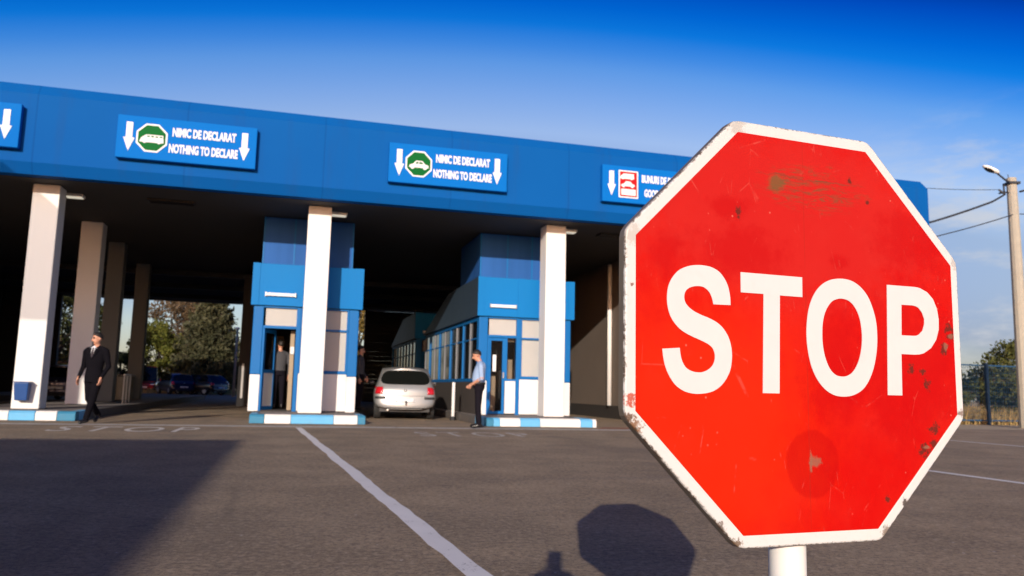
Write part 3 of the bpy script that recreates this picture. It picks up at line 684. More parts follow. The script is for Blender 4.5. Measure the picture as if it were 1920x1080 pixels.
def smooth_seg(P, sharp):  # keep the sharp corners, smooth between
    out = []; n = len(P)
    for i in range(n):
        p1, p2 = np.array(P[i]), np.array(P[(i+1) % n])
        p0 = np.array(P[i-1]) if i not in sharp else 2*p1-p2
        p3 = np.array(P[(i+2) % n]) if (i+1) % n not in sharp else 2*p2-p1
        for s in range(4):
            t = s/4
            out.append(tuple(.5*((2*p1)+(-p0+p2)*t+(2*p0-5*p1+4*p2-p3)*t*t+(-p0+3*p1-3*p2+p3)*t**3)))
    return out
letter(smooth_seg(LS, {0, 1, 32, 33})); letter(LT); letter(catmull(LOo), catmull(LOi)); letter(LPo, LPi)
pp = Vector((-.008, .046, 0))
po = MB().cyl((pp.x, pp.y, 0), (pp.x, pp.y, CZ+.27), .0262, n=28).build('post', M['white_paint'], stop, smooth=True, bevel=.004)
cl = MB()
for z in (CZ-.16, CZ+.16): cl.box(pp.x-.055, pp.x+.055, .0205, .050, z-.018, z+.018)
cl.split('clamp', M['steel'], stop, bevel=.003)

# ------------------------------------------------------------------ WASTE BINS, BARRIER
r = thingF('waste_bin', 'blue waste bin fixed to the foot of the left white column', 'bin', -10.60, -.005, .38)
mb = MB(); mb.add([(-.12, -.20, 0), (.12, -.20, 0), (.12, -.02, 0), (-.12, -.02, 0), (-.145, -.25, .38), (.145, -.25, .38), (.145, -.02, .38), (-.145, -.02, .38)], [(0, 3, 2, 1), (0, 1, 5, 4), (1, 2, 6, 5), (2, 3, 7, 6), (3, 0, 4, 7), (4, 5, 6, 7)])
mb.build('body', M['blue_dark'], r, bevel=.015)
MB().box(-.155, .155, -.262, -.015, .382, .405).build('rim', M['blue_dark'], r, bevel=.006)
MB().box(-.04, .04, -.02, .003, -.04, .3).build('bracket', M['steel'], r)
P = F(-11.0, 16.0)
r = thingF('litter_bin', 'grey round bin with shiny lid on the left island', 'bin', -10.75, 11.2, .19)
MB().cyl((0, 0, 0), (0, 0, .82), .33, .36, n=24).build('body', M['bin_grey'], r, smooth=False)
MB().cyl((0, 0, .822), (0, 0, .87), .38, .34, n=24).build('lid', M['steel'], r)
r = thingF('barrier_rail', 'low grey rail on the left island behind the walking man', 'barrier', -9.75, 6.0, .19)
for x in (0, .45, .9): MB().cyl((0, x, 0), (0, x, .85), .025).build('rail_post', M['steel'], r)
MB().cyl((0, -.05, .83), (0, .95, .83), .025).build('top_rail', M['steel'], r)
r = thingF('bollard', 'short white post beside the rear right wheel of the silver car', 'bollard', -.72, 1.9, 0)
MB().cyl((0, 0, 0.004), (0, 0, .10), .09, .06).build('base', M['black'], r); MB().cyl((0, 0, .1), (0, 0, 1.02), .045, .045, n=14).build('pole', M['white_low'], r, smooth=True, bevel=.004)

# ------------------------------------------------------------------ PEOPLE
class Fig:
    def __init__(s): s.mb = MB()
    def cap(s, a, b, ra, rb, m, k=5, n=12):
        a = Vector(a); b = Vector(b); d = (b-a); L = d.length; d = d/L if L else Vector((0, 0, 1))
        u = d.orthogonal().normalized(); w = d.cross(u); rings = []
        for j in range(k+1):
            th = -pi/2+(pi/2)*j/k; rings.append((a+d*ra*sin(th), ra*cos(th)))
        for j in range(1, 4): f = j/4; rings.append((a+(b-a)*f, ra+(rb-ra)*f))
        for j in range(k+1):
            th = (pi/2)*j/k; rings.append((b+d*rb*sin(th), rb*cos(th)))
        s._rings([[c+(u*cos(2*pi*i/n)+w*sin(2*pi*i/n))*max(r, 1e-4) for i in range(n)] for c, r in rings], m)
    def _rings(s, R, m):
        n = len(R[0]); vs = [p for q in R for p in q]; fs = []
        for j in range(len(R)-1): fs += [(j*n+i, j*n+(i+1) % n, (j+1)*n+(i+1) % n, (j+1)*n+i) for i in range(n)]
        fs += [tuple(range(n-1, -1, -1)), tuple((len(R)-1)*n+i for i in range(n))]
        s.mb.add(vs, fs, m)
    def loft(s, secs, m, n=20):
        # densify
        S = np.array(secs); out = []
        for i in range(len(S)-1):
            for k in range(3): out.append(S[i]+(S[i+1]-S[i])*k/3)
        out.append(S[-1])
        s._rings([[Vector((x+rx*cos(2*pi*i/n), y+ry*sin(2*pi*i/n), z)) for i in range(n)] for x, y, z, rx, ry in out], m)
    def ell(s, c, r, m, rot=None): s.mb.ell(c, r, 16, 10, m, rot)
    def hand(s, wr, d, side, m, curl=.5):
        wr = Vector(wr); d = Vector(d).normalized(); side = Vector(side).normalized(); nrm = d.cross(side)
        for k in (-1, 0, 1): s.cap(wr+side*k*.016, wr+d*.075+side*k*.024, .019, .017, m)
        for i, L in enumerate((.062, .074, .070, .055)):
            a = wr+d*.08+side*(i-1.5)*.0205
            bb = a+d*L*.55+nrm*L*.2*curl; c = bb+(d*(1-curl)+nrm*curl).normalized()*L*.5
            s.cap(a, bb, .0105, .0098, m, 3, 8); s.cap(bb, c, .0098, .0085, m, 3, 8)
        a = wr+d*.03-side*.03; bb = a-side*.028+d*.030+nrm*.012; c = bb+d*.032+nrm*.012
        s.cap(a, bb, .013, .011, m, 3, 8); s.cap(bb, c, .011, .0095, m, 3, 8)
    def head(s, c, yaw=0, pitch=0, m=0, mdark=None):
        c = Vector(c); R = Matrix.Rotation(yaw, 3, 'Z') @ Matrix.Rotation(pitch, 3, 'X')
        T = lambda p: c+R @ Vector(p)
        s.ell(T((0, .012, .03)), (.076, .096, .092), m, R); s.ell(T((0, -.022, -.035)), (.060, .070, .075), m, R)
        s.ell(T((0, -.045, -.085)), (.034, .034, .026), m, R)
        s.cap(T((0, -.092, .018)), T((0, -.112, -.022)), .010, .015, m, 3, 8)
        for x in (-1, 1):
            s.ell(T((x*.076, .012, -.005)), (.012, .022, .032), m, R)
            s.ell(T((x*.031, -.083, .016)), (.011, .008, .006), mdark, R)
            s.cap(T((x*.016, -.090, .037)), T((x*.044, -.082, .037)), .004, .003, mdark, 3, 8)
        s.cap(T((-.02, -.088, -.058)), T((.02, -.088, -.058)), .004, .004, mdark, 3, 8)
        return R
    def leg(s, hip, knee, ank, toe, m, ms, wide=1):
        s.cap(hip, knee, .092*wide, .066*wide, m); s.cap(knee, ank, .064*wide, .050*wide, m)
        a = Vector(ank); t = Vector(toe)
        s.cap(a+Vector((0, .0, -.03)), t, .044, .034, ms); s.cap(a+(a-t).normalized()*.035+Vector((0, 0, -.045)), t, .038, .036, ms)
    def arm(s, sh, el, wr, m, m2, short=False):
        s.cap(sh, el, .062, .050, m)
        if short: 
            el = Vector(el); wr = Vector(wr); s.cap(el, wr, .041, .029, m2)
        else: s.cap(el, wr, .050, .036, m)
    def finish(s, name, mats, parent, vox=.0095):
        me = s.mb.mesh(name+'_src', mats)
        o = bpy.data.objects.new('src', me); COL.objects.link(o)
        kd = kdtree.KDTree(len(s.mb.f))
        for p in me.polygons: kd.insert(p.center, p.index)
        kd.balance(); mi = list(s.mb.m)
        md = o.modifiers.new('r', 'REMESH'); md.mode = 'VOXEL'; md.voxel_size = vox
        sm = o.modifiers.new('s', 'SMOOTH'); sm.factor = .5; sm.iterations = 3
        dg = bpy.context.evaluated_depsgraph_get(); me2 = bpy.data.meshes.new_from_object(o.evaluated_get(dg))
        bpy.data.objects.remove(o); me2.name = name
        me2.materials.clear()
        for x in mats: me2.materials.append(x)
        for p in me2.polygons:
            p.material_index = mi[kd.find(p.center)[1]]; p.use_smooth = True
        q = bpy.data.objects.new(name, me2); COL.objects.link(q); q.parent = parent; return q
def hair_cap(parent, c, R, mat, low=-.02):
    mb = MB(); n, k = 20, 9; vs = []; fs = []
    for j in range(k+1):
        for i in range(n):
            ph = 2*pi*i/n; back = .5+.5*sin(ph)    # +y is back
            thmax = (.33+.40*back)*pi
            th = thmax*j/k
            w = 1+.05*random.uniform(-1, 1)
            p = Vector((.083*w*sin(th)*cos(ph), .012+.104*w*sin(th)*sin(ph), .034+.102*w*cos(th)))
            vs.append(Vector(c)+R @ p)
    for j in range(k):
        for i in range(n): fs.append((j*n+i, (j+1)*n+i, (j+1)*n+(i+1) % n, j*n+(i+1) % n))
    o = mb.add(vs, fs).build('hair', mat, parent, smooth=True)
    s = o.modifiers.new('s', 'SOLIDIFY'); s.thickness = .008
    return o

# --- man in a dark suit, walking towards the camera
man = thing('person', 'man in a dark suit and tie walking across the lane at the left', 'person', (-7.93, 15.43, .006), rad(-8))
f = Fig(); SU, SK, WH, DK, SH = 0, 1, 2, 3, 4
f.loft([(0, .0, .80, .185, .125), (0, 0, .92, .182, .128), (0, 0, 1.06, .165, .118), (.005, 0, 1.22, .190, .130), (.01, 0, 1.36, .205, .128), (.01, 0, 1.44, .175, .105), (.01, .005, 1.49, .085, .075)], SU)
f.cap((-.165, 0, 1.425), (-.06, .01, 1.475), .068, .05, SU); f.cap((.185, 0, 1.425), (.08, .01, 1.475), .068, .05, SU)
f.cap((.012, .01, 1.47), (.016, -.005, 1.58), .056, .052, SK)
Rh = f.head((.02, -.02, 1.655), rad(-28), rad(9), SK, DK)
f.leg((.085, 0, .86), (.055, -.06, .47), (-.005, -.12, .095), (-.02, -.26, .036), SU, SH, 1.08)
f.leg((-.085, 0, .86), (-.085, .03, .48), (-.045, .30, .17), (-.04, .22, .055), SU, SH, 1.08)
f.arm((-.205, 0, 1.40), (-.275, .06, 1.13), (-.335, .02, .90), SU, SK)
f.arm((.225, 0, 1.40), (.268, .04, 1.12), (.245, -.12, .895), SU, SK)
f.hand((-.338, .015, .885), (-.1, -.1, -1), (0, 1, 0), SK, .5); f.hand((.245, -.13, .88), (-.05, -.25, -1), (0, -1, .2), SK, .6)
f.finish('body', [M['suit'], M['skin'], M['shirt_white'], M['hair'], M['shoe']], man)
hair_cap(man, (.02, -.02, 1.655), Rh, M['hair'])
MB().add([(-.055, -.108, 1.475), (.085, -.108, 1.475), (.05, -.132, 1.36), (.016, -.139, 1.28), (-.02, -.132, 1.36), (.015, -.085, 1.515)], [(0, 5, 4), (5, 1, 2), (5, 2, 3), (5, 3, 4)]).build('shirt_front', M['shirt_white'], man)
MB().add([(-.004, -.118, 1.478), (.034, -.118, 1.478), (.030, -.127, 1.45), (.042, -.141, 1.33), (.016, -.148, 1.27), (-.010, -.141, 1.33), (.002, -.127, 1.45)], [(0, 1, 2, 6), (6, 2, 3, 4, 5)]).build('tie', M['tie'], man)
lap = MB()
for s in (-1, 1): lap.add([(.015+s*.045, -.112, 1.485), (.015+s*.11, -.118, 1.42), (.015+s*.085, -.132, 1.36), (.016, -.146, 1.25), (.015+s*.025, -.142, 1.33)], [(0, 1, 2, 3, 4)])
o = lap.build('lapel', M['suit'], man); o.modifiers.new('s', 'SOLIDIFY').thickness = .012

# --- officer standing in profile
cop = thing('person', 'officer in light blue shirt standing in profile with head bowed', 'person', (-.39, 17.44, .006), rad(-90))
f = Fig(); BL, SK, TR, DK, SH = 0, 1, 2, 3, 4
f.loft([(0, -.01, .86, .165, .130), (0, -.012, .98, .168, .135)], TR)
f.loft([(0, -.012, .975, .168, .140), (0, -.025, 1.07, .165, .145), (0, -.015, 1.2, .178, .138), (0, .01, 1.32, .19, .125), (0, .025, 1.40, .165, .10), (0, .015, 1.45, .08, .07)], BL)
f.cap((-.16, .02, 1.375), (-.06, .02, 1.425), .065, .05, BL); f.cap((.16, .02, 1.375), (.06, .02, 1.425), .065, .05, BL)
f.cap((0, .01, 1.42), (0, -.045, 1.53), .055, .052, SK)
Rh = f.head((0, -.075, 1.590), 0, rad(24), SK, DK)
f.leg((.08, -.01, .84), (.085, -.015, .46), (.095, .02, .09), (.11, -.13, .036), TR, SH, 1.05)
f.leg((-.08, -.01, .84), (-.085, -.025, .46), (-.085, -.01, .09), (-.095, -.16, .036), TR, SH, 1.05)
f.arm((.205, .025, 1.345), (.24, .05, 1.08), (.10, -.16, .955), BL, SK, True); f.arm((-.205, .025, 1.345), (-.235, .05, 1.08), (-.10, -.165, .955), BL, SK, True)
f.hand((.095, -.172, .95), (-.5, -.6, -.45), (-.3, -.2, 1), SK, .8); f.hand((-.095, -.175, .945), (.5, -.6, -.45), (.3, -.2, 1), SK, .8)
f.finish('body', [M['shirt_blue'], M['skin'], M['trousers'], M['hair'], M['shoe']], cop)
hair_cap(cop, (0, -.075, 1.590), Rh, M['hair'])
bl = MB(); k = 24
vs = [(.176*cos(2*pi*i/k), -.012+.146*sin(2*pi*i/k), z) for z in (.955, 1.0) for i in range(k)]
bl.add(vs, [(i, (i+1) % k, k+(i+1) % k, k+i) for i in range(k)]); o = bl.build('belt', M['black'], cop, smooth=True); o.modifiers.new('s', 'SOLIDIFY').thickness = .012
MB().box(-.215, -.17, .03, .10, .82, 1.0).build('holster', M['black'], cop, bevel=.012)
MB().box(-.268, -.262, .01, .07, 1.21, 1.28).build('sleeve_badge', M['trousers'], cop)

# --- officer inside the open booth, seen from behind, and a person by the silver car
def standing(label, loc, rz, shirt, h=1.0):
    p = thing('person', label, 'person', loc, rz)
    f = Fig()
    f.loft([(0, 0, .86, .165, .120), (0, 0, .99, .166, .125)], 2)
    f.loft([(0, 0, .985, .17, .13), (0, 0, 1.08, .16, .125), (0, 0, 1.22, .185, .13), (0, 0, 1.35, .2, .12), (0, 0, 1.43, .165, .10), (0, 0, 1.48, .08, .07)], 0)
    f.cap((-.17, 0, 1.41), (-.06, 0, 1.46), .065, .05, 0); f.cap((.17, 0, 1.41), (.06, 0, 1.46), .065, .05, 0)
    f.cap((0, 0, 1.45), (0, -.01, 1.56), .056, .052, 1)
    R = f.head((0, -.015, 1.635), rad(15), rad(8), 1, 3)
    f.leg((.085, 0, .85), (.09, -.02, .47), (.10, .02, .09), (.12, -.13, .036), 2, 4); f.leg((-.085, 0, .85), (-.09, -.01, .47), (-.10, .02, .09), (-.13, -.13, .036), 2, 4)
    f.arm((.215, 0, 1.38), (.255, .03, 1.12), (.22, -.13, .92), 0, 1); f.arm((-.215, 0, 1.38), (-.25, .05, 1.12), (-.25, -.06, .88), 0, 1)
    f.hand((.22, -.14, .91), (-.1, -.3, -1), (0, -1, .2), 1); f.hand((-.25, -.065, .865), (0, -.1, -1), (0, 1, 0), 1)
    f.finish('body', [shirt, M['skin'], M['trousers'], M['hair'], M['shoe']], p, .011)
    hair_cap(p, (0, -.015, 1.635), R, M['hair'])
    return p
standing('person in grey shirt standing inside the doorway of the open booth', F(-5.33, 2.0, .225), FA+pi+rad(10), M['shirt_grey'])
standing('person in dim light standing beside the left side of the silver car', F(-3.22, 2.6, .199), FA+rad(70), M['shirt_grey'])

# ------------------------------------------------------------------ CARS
def car(label, loc, rz, body, name='parked_car', cat='car', W=1.70, H=1.40, Lc=4.15, van=False):
    """hatchback: rear bumper at y=0, front at y=Lc; built from a subdivided cage"""
    r = thing(name, label, cat, loc, rz)
    w = W/2; zr = H
    # stations: y per ring point, ring = bottom, sill, flank, shoulder, belt, roof edge, roof mid
    if van: tail = .10; scr = .62*Lc; hood = .82*Lc
    else: tail = .52; scr = .60*Lc; hood = .78*Lc
    S = []
    def st(ys, hw, zb, belt, roofw, roofz): S.append((ys, hw, zb, belt, roofw, roofz))
    st([.06, .02, .0, .05, .13, tail, tail], .93, .27, .92, .66, zr-.07)
    st([.25, .22, .2, .22, .30, tail+.16, tail+.16], 1.0, .24, .925, .69, zr-.015)
    st([.9, .9, .9, .9, .9, 1.1, 1.1], 1.0, .22, .92, .70, zr)
    st([1.7]*7, 1.0, .21, .91, .70, zr)
    st([2.3, 2.3, 2.3, 2.3, 2.35, 2.2, 2.2], 1.0, .21, .90, .69, zr-.02)
    st([3.0, 3.0, 3.0, 3.0, 3.05, 2.45, 2.42], 1.0, .22, .88, .66, zr-.07)
    C = MB(); ring = []
    for ys, hw, zb, belt, rw, rz_ in S:
        x = w*hw
        half = [(x*.80, ys[1], zb), (x*.975, ys[2], .38), (x, ys[3], .60), (x*.97, ys[3], .78), (x*.90, ys[4], belt), (w*rw*1.06, ys[5], rz_-.03), (w*rw*.55, ys[6], rz_+.02)]
        ring.append(half)
    nH = len(ring[0]); idx = []
    for half in ring:
        row = []
        for (x, y, z) in half: C.v.append((x, y, z)); row.append(len(C.v)-1)
        for (x, y, z) in half[::-1]: C.v.append((-x, y, z)); row.append(len(C.v)-1)
        idx.append(row)
    BODY, GL, RG = 0, 1, 2
    n2 = 2*nH
    for s in range(len(S)-1):
        for i in range(n2):
            j = (i+1) % n2; k = i if i < nH else n2-2-i
            m = GL if (k == 4 and 0 < s < 5) else BODY
            C.f.append((idx[s][i], idx[s+1][i], idx[s+1][j], idx[s][j])); C.m.append(m)
    # rear closure: rows between the mirrored points with bulged middle columns
    def closure(row, sgn, glassrow):
        cols = []
        for i in range(nH):
            a = Vector(C.v[row[i]]); ln = [row[i]]
            for fx in (.5, 0, -.5):
                v = (a.x*fx, a.y-sgn*.07*(1-fx*fx)*(1 if i < nH-2 else .6), a.z+(.012*(1-abs(fx)) if i >= nH-2 else 0)); C.v.append(v); ln.append(len(C.v)-1)
            ln.append(row[n2-1-i]); cols.append(ln)
        for i in range(nH-1):
            for q in range(4):
                C.f.append((cols[i][q], cols[i][q+1], cols[i+1][q+1], cols[i+1][q])); C.m.append(RG if i == glassrow else BODY)
        return cols
    c0 = closure(idx[0], 1, 4)
    # front: bonnet and nose
    fr = idx[-1]; prev = fr
    nose = [([3.55, 3.55, 3.55, 3.58, 3.62], .97, .23, .82), ([Lc-.12, Lc-.08, Lc-.06, Lc-.10, Lc-.25], .90, .26, .70)]
    rows = [fr[:5]+fr[n2-5:]]
    for ys, hw, zb, belt in nose:
        x = w*hw; half = [(x*.80, ys[0], zb), (x*.97, ys[1], .38), (x, ys[2], .56), (x*.97, ys[3], .70 if belt > .75 else .64), (x*.86, ys[4], belt)]
        row = []
        for p in half: C.v.append(p); row.append(len(C.v)-1)
        for p in half[::-1]: C.v.append((-p[0], p[1], p[2])); row.append(len(C.v)-1)
        rows.append(row)
    for a, bq in zip(rows[:-1], rows[1:]):
        for i in range(10):
            j = (i+1) % 10
            C.f.append((a[i], bq[i], bq[j], a[j])); C.m.append(BODY)
    # windscreen between belt ring and roof of the last cabin station
    a = fr; C.f.append((a[4], a[5], a[n2-6], a[n2-5])); C.m.append(3)
    C.f.append((a[5], a[6], a[n2-7], a[n2-6])); C.m.append(BODY)
    last = rows[-1]
    for i in range(4): C.f.append((last[i], last[i+1], last[8-i], last[9-i])); C.m.append(BODY)
    if van:
        C.v = [(x, y, z if z < .95 else .95+(z-.95)*1.0) for x, y, z in C.v]
    C.m = [4 if (m_ == GL and C.v[f_[0]][0] < 0) else m_ for m_, f_ in zip(C.m, C.f)]
    me = C.mesh('cage', [body]+[M['car_glass']]*4)
    bm = bmesh.new(); bm.from_mesh(me); bmesh.ops.recalc_face_normals(bm, faces=bm.faces); 
    cr = bm.edges.layers.float.get('crease_edge') or bm.edges.layers.float.new('crease_edge')
    for e in bm.edges:
        ms = {fc.material_index for fc in e.link_faces}
        if len(ms) > 1: e[cr] = 1.0
    bm.to_mesh(me); bm.free()
    o = bpy.data.objects.new('tmp', me); COL.objects.link(o); ss = o.modifiers.new('s', 'SUBSURF'); ss.levels = 3; ss.render_levels = 3
    dg = bpy.context.evaluated_depsgraph_get(); me2 = bpy.data.meshes.new_from_object(o.evaluated_get(dg)); bpy.data.objects.remove(o)
    for mi, nm in ((0, 'body'), (1, 'side_window'), (4, 'side_window'), (2, 'rear_window'), (3, 'windscreen')):
        b2 = bmesh.new(); b2.from_mesh(me2)
        bmesh.ops.delete(b2, geom=[fc for fc in b2.faces if fc.material_index != mi], context='FACES')
        m3 = bpy.data.meshes.new(nm); b2.to_mesh(m3); b2.free(); m3.materials.clear(); m3.materials.append(body if mi == 0 else M['car_glass'])
        for p in m3.polygons: p.use_smooth = True; p.material_index = 0
        q = bpy.data.objects.new(nm, m3); COL.objects.link(q); q.parent = r
    # rear surface y for details
    from mathutils.bvhtree import BVHTree
    bv = BVHTree.FromPolygons([v.co for v in me2.vertices], [tuple(p.vertices) for p in me2.polygons])
    def ry(x, z, side=-1):
        h = bv.ray_cast(Vector((x, -3 if side < 0 else Lc+3, z)), Vector((0, -side, 0)))
        return h[0].y if h[0] else 0
    def patch(nm, mat, x0, x1, z0, z1, off=.012, side=-1, nx=6, nz=4, shape=None, par=None):
        P = MB(); vs = []
        for layer in (0, 1):
            for i in range(nz+1):
                for j in range(nx+1):
                    z = z0+(z1-z0)*i/nz; x = x0+(x1-x0)*j/nx
                    if shape: x += shape*(z-z0)
                    edge = i in (0, nz) or j in (0, nx)
                    d = (off*(.5 if edge else 1)) if layer == 0 else -.02
                    vs.append((x, ry(x, z, side)+side*d, z))
        N = (nx+1)*(nz+1); fs = []
        for i in range(nz):
            for j in range(nx):
                q = i*(nx+1)+j; fs.append((q, q+1, q+nx+2, q+nx+1)); fs.append((N+q, N+q+nx+1, N+q+nx+2, N+q+1))
        rim = [j for j in range(nx+1)]+[i*(nx+1)+nx for i in range(1, nz+1)]+[nz*(nx+1)+j for j in range(nx-1, -1, -1)]+[i*(nx+1) for i in range(nz-1, 0, -1)]
        for a_, b_ in zip(rim, rim[1:]+rim[:1]): fs.append((a_, N+a_, N+b_, b_))
        return P.add(vs, fs).build(nm, mat, par or r, smooth=True)
    for s in (-1, 1):
        a0, a1 = sorted((s*(w-.045), s*(w-.26)))
        patch('tail_light', M['red_lens'], a0, a1, .665, .855, shape=None)
        a0, a1 = sorted((s*(w-.06), s*(w-.34))); patch('bumper_strip', M['bumper_black'], a0, a1, .535, .60, .018)
        a0, a1 = sorted((s*(w-.10), s*(w-.34))); patch('headlight', M['white_lens'], a0, a1, .58, .70, side=1)
        mr = MB().ell((s*(w+.07), 2.75, .97), (.09, .06, .065)).build('mirror', body, r, smooth=True)
    patch('number_plate', M['plate'], -.26, .26, .455, .565, .014)
    patch('number_plate', M['plate'], -.26, .26, .36, .46, .014, side=1); patch('grille', M['bumper_black'], -.38, .38, .50, .60, .012, side=1)
    patch('tailgate_seam', M['bumper_black'], -.60, .60, .618, .627, .004, nz=1, nx=10)
    patch('badge', M['steel'], -.035, .035, .74, .80, .012, nx=2, nz=2)
    patch('bumper_skirt', M['bumper_black'], -.62, .62, .265, .315, .012, nx=10, nz=2)
    th = MB().cyl((.02, -.16, .40), (.02, -.0, .40), .014).cyl((.02, -.16, .39), (.02, -.16, .46), .012); th.ell((.02, -.16, .475), (.026, .026, .026)); th.build('tow_hitch', M['black'], r)
    MB().cyl((-.45, -.02, .25), (-.45, .3, .25), .025).build('exhaust', M['steel'], r)
    if not van: MB().cyl((0, tail+.02, .925), (.33, tail-.28, .965), .008).build('wiper', M['black'], r)
    # wheels
    for s in (-1, 1):
        for y in (.72, 3.28):
            wh = MB(); k = 28; prof = [(.20, -.08), (.29, -.095), (.305, -.075), (.31, 0), (.305, .075), (.29, .095), (.20, .08)]
            for rr, xx in prof: wh.v += [(xx, rr*cos(2*pi*i/k), rr*sin(2*pi*i/k)) for i in range(k)]
            for a_ in range(len(prof)-1): wh.f += [(a_*k+i, a_*k+(i+1) % k, (a_+1)*k+(i+1) % k, (a_+1)*k+i) for i in range(k)]
            wh.m = [0]*len(wh.f)
            t_ = wh.build('wheel', M['rubber'], r, smooth=True); t_.location = (s*(w-.13), y, .31)
            rm = MB().cyl((-.06, 0, 0), (.06, 0, 0), .205, n=20)
            for q in range(5):
                an = 2*pi*q/5; rm.cyl((s*.062, 0, 0), (s*.075, .17*cos(an), .17*sin(an)), .03, .02, 6)
            rm.build('rim', M['steel'], t_)
    # dark underside
    MB().box(-w*.78, w*.78, .15, Lc-.25, .20, .30).build('underbody', M['black'], r)
    return r
car('silver hatchback seen from behind in the lane between the two booths', F(-2.06, 1.75, .004), rad(8.5), M['car_silver'], 'hatchback_car')
def atpx(Y, x, z=.004): return (x, Y, z)
car('dark blue parked car beyond the left lane, left one of two', (-20.9, 52.5, .004), rad(38), M['car_navy'])
car('black parked car beyond the left lane, right one of two', (-18.6, 53.0, .004), rad(62), M['car_black'])
car('dark car parked behind the left column seen past its right side', F(-13.75, 14.5, .004), FA, M['car_navy'])
car('red van parked in front of the trees beyond the left lane', (-26.75, 61, .004), rad(195), M['car_red'], 'parked_van', 'van', 1.66, 2.0, 4.2, True)

# ------------------------------------------------------------------ TREES
def quads(c, size, aspect=1.0, up=None):
    N = len(c); d = rng.normal(size=(N, 3)); d /= np.linalg.norm(d, axis=1)[:, None]
    if up is not None: d = d*.6+up; d /= np.linalg.norm(d, axis=1)[:, None]
    e = rng.normal(size=(N, 3)); e -= (e*d).sum(1)[:, None]*d; e /= np.linalg.norm(e, axis=1)[:, None]
    s = (size*rng.uniform(.6, 1.3, N))[:, None]
    v = np.stack([c-d*s, c+e*s*.45*aspect, c+d*s, c-e*s*.45*aspect], 1).reshape(-1, 3)
    return v, np.arange(4*N).reshape(N, 4)
def leafy(name, label, loc, H, R, mat, n=9000, leaf=.12, trunk_h=None, squash=1.0, seed=1, nclump=70, group=None, trunk_r=.16):
    global rng
    rng = np.random.default_rng(seed); rs = random.Random(seed)
    r = thing(name, label, 'tree', loc, rs.uniform(0, 6), group)
    th = trunk_h if trunk_h is not None else H*.22
    tb = MB(); tb.cyl((0, 0, -.05), (.05*R, 0, th), trunk_r, trunk_r*.75, 10); tb.cyl((.05*R, 0, th), (0, .05*R, H*.85), trunk_r*.75, trunk_r*.15, 8)
    cc = []; 
    for k in range(nclump):
        while True:
            p = np.array([rs.uniform(-1, 1), rs.uniform(-1, 1), rs.uniform(-1, 1)])
            if .25 < np.linalg.norm(p) < 1: break
        p = p/np.linalg.norm(p)*np.linalg.norm(p)**.45
        pr = R*(1 if p[2] < .1 else 1-.45*p[2])*rs.uniform(.75, 1.12)
        q = np.array([p[0]*pr, p[1]*pr, th*.7+(H-th*.7)*(.5+.5*p[2]*squash)])
        cc.append((q, R*rs.uniform(.16, .34)))
        if k % 2 == 0:
            z0 = th+(q[2]-th)*rs.uniform(.1, .5); tb.cyl((0, 0, max(th*.8, z0)), tuple(q), trunk_r*.28, .015, 5)
    tb.build('trunk', M['bark'], r, smooth=True)
    C = []
    for q, rad_ in cc:
        m = int(n/nclump); d = rng.normal(size=(m, 3)); d /= np.linalg.norm(d, axis=1)[:, None]
        C.append(q+d*(rad_*rng.uniform(.25, 1.0, m)**.6)[:, None]*np.array([1, 1, .75]))
    C = np.concatenate(C); C = C[C[:, 2] > .05]
    v, f = quads(C, leaf); fromnp('crown', v, f, mat, r); return r
def conifer(name, label, loc, H, R, mat, seed=1, leaf=.20):
    global rng
    rng = np.random.default_rng(seed); rs = random.Random(seed)
    r = thing(name, label, 'tree', loc, 0)
    tb = MB(); tb.cyl((0, 0, -.05), (0, 0, H*.97), .22, .03, 10); C = []
    z = .5
    while z < H*.97:
        f = (z-.5)/(H-.5); L0 = R*(1-f)**.72*min(1, .62+f*2.2)
        nb = int(10+7*(1-f)); a0 = rs.uniform(0, 6)
        for k in range(nb):
            a = a0+2*pi*k/nb+rs.uniform(-.25, .25); L = L0*rs.uniform(.70, 1.14); dr = rs.uniform(.0, .28)
            tip = np.array([cos(a)*L, sin(a)*L, z-dr*L*.4+.10*L]); base = np.array([0, 0, z])
            tb.cyl(tuple(base), tuple(tip), .035*(1-f)+.01, .008, 4)
            m = int(22+L*27); s = rng.uniform(.12, 1, m)**.75
            p = base+(tip-base)*s[:, None]
            p[:, 2] -= .28*L*np.sin(s*pi)*.5
            wd = .34*L*(1-.6*s)*.9+.06
            side = np.array([-sin(a), cos(a), 0]); p += side*(rng.uniform(-1, 1, m)*wd)[:, None]; p[:, 2] += rng.normal(0, .10, m)-np.abs(rng.normal(0, .10, m))
            C.append(p)
        z += .30+.10*f
    tb.build('trunk', M['bark'], r, smooth=True)
    C = np.concatenate(C); v, fq = quads(C, leaf, .75); fromnp('crown', v, fq, mat, r); return r
conifer('conifer_tree', 'big dull green conifer standing beyond the left lane', (-22.1, 60, -.02), 9.3, 3.45, M['needles'], 3)
leafy('leafy_tree', 'yellowish olive tree left of the big conifer', (-26.2, 60.5, -.02), 5.6, 2.3, M['leaf_olive'], 9000, .13, seed=4)
leafy('leafy_tree', 'tall brownish tree behind the olive tree and the conifer', (-31.5, 78, -.02), 11.0, 4.2, M['leaf_brown'], 11000, .17, seed=5)
leafy('leafy_tree', 'dark green tree seen between the left columns', (-37, 66, -.02), 9.0, 4.4, M['leaf_green'], 10000, .17, seed=6)
leafy('leafy_tree', 'dark green tree seen just right of the left front column', (-29.5, 52, -.02), 7.5, 3.2, M['leaf_green'], 9000, .15, seed=16)
leafy('leafy_tree', 'autumn yellow tree seen between open booth and silver car', (-11.2, 62, -.02), 8.5, 3.0, M['leaf_yellow'], 10000, .14, seed=8)
leafy('leafy_bush', 'low olive bush at the conifer foot', (-27.6, 57.5, -.02), 2.9, 1.8, M['leaf_green'], 5000, .11, trunk_h=.3, seed=9)
